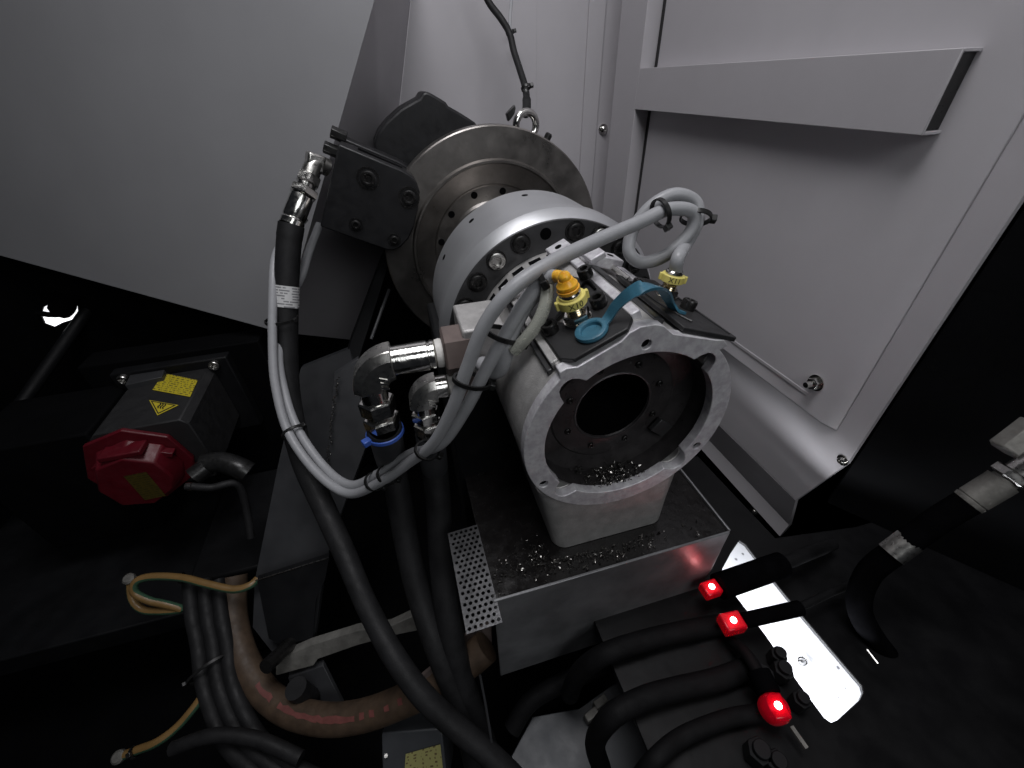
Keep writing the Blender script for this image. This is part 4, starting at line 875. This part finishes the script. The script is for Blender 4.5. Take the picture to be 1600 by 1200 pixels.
for k, (off, lab) in enumerate(((0, 'leftmost of the three thick black cables hanging at lower left'), (24, 'middle of the three thick black cables hanging at lower left'), (46, 'rightmost of the three thick black cables hanging at lower left'))):
    L_ = [(296 + off, 905, 0.72), (300 + off, 960, 0.70), (310 + off, 1010, 0.68), (316 + off, 1060, 0.66), (330 + off * 1.1, 1110, 0.64), (352 + off * 1.3, 1160, 0.62), (390 + off * 1.6, 1200, 0.60), (440 + off * 1.9, 1230, 0.59)]
    o = MB().tube(px_path(L_), 0.0112, n=16).build('power_cable', 'rubber'); tag(o, lab, 'cable', 'thick black cables at lower left')
zip_tie(328, 1045, 0.664, tdir((310, 1010, 0.68), (330, 1070, 0.65)), 0.022, 'black cable tie binding the three thick black cables', (-0.6, -1, 0), 1.5)
tag(MB().tube(px_path([(270, 1170, 0.60), (330, 1150, 0.60), (400, 1155, 0.60), (470, 1185, 0.59)]), 0.010, n=14).build('low_cable', 'rubber'), 'black cable crossing the bottom left corner', 'cable')

def earth_wire(label, L_, r=0.0062):
    t_ = thing('earth_wire', at(*L_[0][:2], d=L_[0][2]), label, 'wire')
    P = cr_spline(px_path(L_), 10); m_ = len(P)
    # two half shells: yellow and green stripe
    up = None
    for name, a0, mm in (('yellow_stripe', -150, 'earthy'), ('green_stripe', 30, 'earthg')):
        b = MB(); rows = []
        for i, p in enumerate(P):
            t = (P[min(i + 1, m_ - 1)] - P[max(i - 1, 0)]).normalized(); vd = (V((0, -0.5, 1)) - t * V((0, -0.5, 1)).dot(t)).normalized(); w = t.cross(vd)
            rows.append([b.bm.verts.new(p + (vd * math.cos(R_(a0 + 180 * k / 8)) + w * math.sin(R_(a0 + 180 * k / 8))) * r) for k in range(9)])
        for A, B in zip(rows[:-1], rows[1:]):
            for k in range(8): b._face([A[k], A[k + 1], B[k + 1], B[k]])
        b.build(name, mm, t_)
    q = at(*L_[0][:2], d=L_[0][2]); MB().lathe(q, V((0, -0.4, 1)), [(0.009, 0), (0.009, 0.006), (0.006, 0.009), (0, 0.009)], 16).build('terminal_screw', 'bar', t_)
    return t_
earth_wire('green and yellow earth wire curled in a loop beside the support plate', [(204, 905, 0.70), (207, 935, 0.70), (222, 952, 0.70), (250, 955, 0.70), (282, 952, 0.70), (262, 945, 0.695), (232, 938, 0.69), (210, 925, 0.685), (214, 908, 0.685), (240, 901, 0.69), (285, 903, 0.69), (325, 913, 0.685), (365, 921, 0.685), (390, 915, 0.69), (402, 905, 0.70)])
earth_wire('green and yellow earth wire at the bottom left corner', [(188, 1182, 0.62), (215, 1172, 0.62), (245, 1160, 0.62), (275, 1138, 0.63), (300, 1110, 0.64), (318, 1085, 0.65)])
zip_tie(284, 903, 0.70, V((1, 0, 0)), 0.0085, 'black cable tie on the curled earth wire', (0, -0.5, 1))
zip_tie(210, 1176, 0.618, V((1, 0.3, 0.2)), 0.0085, 'black cable tie on the earth wire at the bottom left corner', (0, -0.5, 1))
# dark backing mass behind the lower left cables
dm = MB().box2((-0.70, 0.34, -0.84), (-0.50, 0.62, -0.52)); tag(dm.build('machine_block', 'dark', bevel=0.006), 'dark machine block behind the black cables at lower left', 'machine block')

# grey terminal box with label
gb = thing('terminal_box', at(640, 1200, d=0.62), 'grey terminal box with yellow label at the bottom edge', 'terminal box')
gq = [at(x, y, d=0.60) for x, y in ((596, 1146), (690, 1138), (700, 1230), (598, 1230))]
MB().prism(gq, CF * 0.06).build('case', 'greybox', gb, bevel=0.002)
MB().quad_uv([at(632, 1207, d=0.598), at(692, 1200, d=0.598), at(688, 1163, d=0.598), at(634, 1178, d=0.598)]).build('label', 'label_a', gb)
MB().cyl(at(603, 1181, d=0.598), at(603, 1181, d=0.601), 0.0025).build('screw', 'boltsteel', gb)

# =================================================================== LOWER RIGHT: PLATES, HOSES, SENSORS
def zq(L, z): return [at(x, y, z=z) for x, y in L]
gpl = thing('junction_plate', at(930, 1130, z=-0.46), 'grey junction plate under black hoses at the bottom centre', 'plate')
MB().prism(zq([(800, 1180), (832, 1120), (905, 1107), (985, 1050), (993, 1062), (1035, 1140), (1046, 1184), (1010, 1200), (1000, 1240), (780, 1240)], -0.46), (0, 0, -0.004)).build('plate', 'greybox', gpl, bevel=0.001)
for i, (x, y) in enumerate(((938, 1098), (924, 1118), (1000, 1085), (1022, 1138), (990, 1095))):
    MB().box(at(x, y, z=-0.445), (0.020, 0.010, 0.014), rotm(0, 0, 15)).build('clip', 'bar', gpl, bevel=0.001)
for lab, L_, r in (('black looped hose over the junction plate, upper', [(890, 1085, -0.40), (905, 1052, -0.33), (945, 1022, -0.285), (1010, 1000, -0.283), (1075, 985, -0.287), (1130, 975, -0.294)], 0.0115),
                   ('black looped hose over the junction plate, lower', [(940, 1200, -0.41), (930, 1160, -0.35), (955, 1120, -0.29), (1005, 1092, -0.282), (1060, 1076, -0.285), (1120, 1062, -0.288), (1180, 1040, -0.294)], 0.0115),
                   ('black hose curving in from the bottom edge towards the lowest red light', [(985, 1235, -0.33), (1020, 1190, -0.285), (1065, 1152, -0.286), (1130, 1125, -0.288), (1180, 1115, -0.290), (1205, 1112, -0.292)], 0.0085),
                   ('black hose running along under the tray lip', [(800, 1140, -0.45), (830, 1095, -0.43), (890, 1062, -0.42), (960, 1035, -0.42), (1040, 1010, -0.42)], 0.012)):
    o = MB().tube([at(x, y, z=z) for x, y, z in L_], r, n=16).build('black_hose', 'hosemid'); tag(o, lab, 'hose')
lb = MB().box2((-0.14, -0.40, -0.62), (0.12, 0.0, -0.56)); tag(lb.build('lower_bed', 'darker', bevel=0.004), 'black bed casting beneath the hoses at bottom centre', 'bed casting')
rodm = MB().tube([at(750, 1055, d=0.50), at(762, 1120, d=0.50), at(775, 1210, d=0.50)], 0.0016, n=8); tag(rodm.build('thin_wire', 'grey'), 'thin vertical wire under the tray left end', 'wire')

def sensor(label, led_px, end_px, z0, r, tail, rb_=0.012):
    c = at(*led_px, z=z0); e = at(*end_px, z=z0); d = (e - c).normalized(); sd = d.cross(V((0, 0, 1))).normalized(); up = sd.cross(d)
    t_ = thing('lit_sensor', c, label, 'sensor')
    MB().box(c, (rb_ * 2.1, rb_ * 1.7, rb_ * 1.3), basis(d, sd, up)).build('lens_block', 'glowlens', t_, bevel=0.002)
    MB().cyl(c + d * rb_ * 1.15, e, r, n=20).build('barrel', 'hoseblack', t_)
    MB().lathe(c + up * rb_ * 0.66, up, [(0.0035, 0), (0.0034, 0.001), (0.0022, 0.0024), (0, 0.003)], 16).build('light_diode', 'led', t_)
    MB().tube([e - d * 0.005] + [at(x, y, z=z) for x, y, z in tail], r * 0.55, n=12).build('lead', 'hosemid', t_)
    ld = bpy.data.lights.new('led_glow', 'POINT'); ld.energy = 0.0045; ld.color = (1, 0.02, 0.05); ld.shadow_soft_size = 0.004
    lo = bpy.data.objects.new('led_glow', ld); COL.objects.link(lo); lo.location = c + up * (rb_ * 0.66 + 0.010)
    return t_
sensor('black sensor with glowing red block nearest the tray corner', (1110, 921), (1222, 882), -0.262, 0.0155, [(1260, 866, -0.262), (1300, 850, -0.28)], 0.0105)
sensor('black sensor with glowing red block, middle of three', (1143, 974), (1250, 950), -0.262, 0.0085, [(1300, 925, -0.265), (1350, 905, -0.28)], 0.0120)
t_ = sensor('round red glowing plug, lowest of the three lit sensors', (1212, 1106), (1185, 1050), -0.262, 0.0120, [(1165, 1020, -0.27), (1140, 1000, -0.29)], 0.0105)
MB().lathe(at(1212, 1106, z=-0.262), V((0.2, -0.1, 1)), [(0.0128, -0.010), (0.0135, -0.006), (0.0135, 0.002), (0.0115, 0.0055), (0.007, 0.0062)], 24).build('lens_ring', 'glowlens', t_)
for px, py, s in ((1215, 1025, 0.012), (1222, 1048, 0.014), (1190, 1058, 0.018), (1250, 1095, 0.012), (1185, 1175, 0.016), (1212, 1192, 0.014)):
    o = MB(); q = at(px, py, z=-0.285); o.cyl(q + V((0, 0, -0.012)), q + V((0, 0, 0.006)), s * 0.75, n=6).cyl(q + V((0, 0, 0.0062)), q + V((0, 0, 0.012)), s * 0.5, n=16)
    tag(o.build('plug_nut', 'dark', bevel=0.0008), {1215: 'small dark nut touching the upper end of the bright slot', 1222: 'dark nut beside the bright slot below the first', 1190: 'grey plug just above the lowest red light', 1250: 'dark clip right of the lowest red light', 1185: 'dim plug near the bottom edge below the red light', 1212: 'dim plug at the bottom edge below the red light'}[px], 'plug')
for px, py, lab in ((1168, 1034, 'short bright steel clip edge left of the bright slot'), (1248, 1152, 'short steel clip edge below the lowest red light')):
    q = at(px, py, z=-0.28); o = MB().box(q, (0.004, 0.018, 0.003), rotm(0, 0, 3)).build('clip_edge', 'bar'); tag(o, lab, 'clip')

# right side hoses
def right_hose(label, a, b_, d0, d1, r, tail):
    p0 = at(*a, d=d0); p1 = at(*b_, d=d1); d = (p1 - p0).normalized(); L = (p1 - p0).length
    t_ = thing('side_hose', p0, label, 'hose')
    MB().lathe(p0, d, [(r * 0.97, 0), (r, 0.002), (r, L * 0.08), (r * 0.93, L * 0.09), (r * 0.93, L * 0.11), (r, L * 0.12), (r, L * 0.72), (r * 0.8, L * 0.73), (r * 0.8, L * 0.78), (0, L * 0.78)], 32).build('sleeve', 'bar', t_)
    MB().hexa(p0 + d * L * 0.79, p0 + d * L * 0.98, r * 1.15).build('nut', 'boltsteel', t_)
    MB().cyl(p0 + d * L * 0.985, p0 + d * L * 1.4, r * 0.8, n=24).build('stem', 'boltsteel', t_)
    MB().tube([p0 + d * 0.004, p0 - d * 0.03] + tail, r * 0.93, n=20).build('rubber', 'hoseblack', t_)
    return t_, p0, d
t_, p0, d = right_hose('black hose with grey crimped sleeve and nut at the right edge', (1512, 785), (1590, 738), 0.42, 0.40, 0.0135, [at(1405, 857, d=0.45), at(1355, 900, d=0.475), at(1345, 960, d=0.49), at(1400, 1040, d=0.49), at(1500, 1130, d=0.48)])
q0 = at(1392, 866, d=0.452); q1 = at(1422, 844, d=0.445)
MB().cyl(q0, q1, 0.0131, n=28).build('foil_band', 'forged', t_)
q = at(1600, 690, d=0.38); o = MB().hexa(at(1568, 704, d=0.385), at(1620, 665, d=0.375), 0.013).build('side_coupling', 'bar', bevel=0.001); tag(o, 'bright ribbed coupling cut by the right edge', 'coupling')
o = MB().tube([at(1355, 1015, z=-0.29), at(1372, 1037, z=-0.29)], 0.001, n=6, sub=2).build('steel_edge', 'boltsteel'); tag(o, 'tiny bright steel edge right of the bright slot', 'edge strip')
SC.cycles.max_bounces = 8
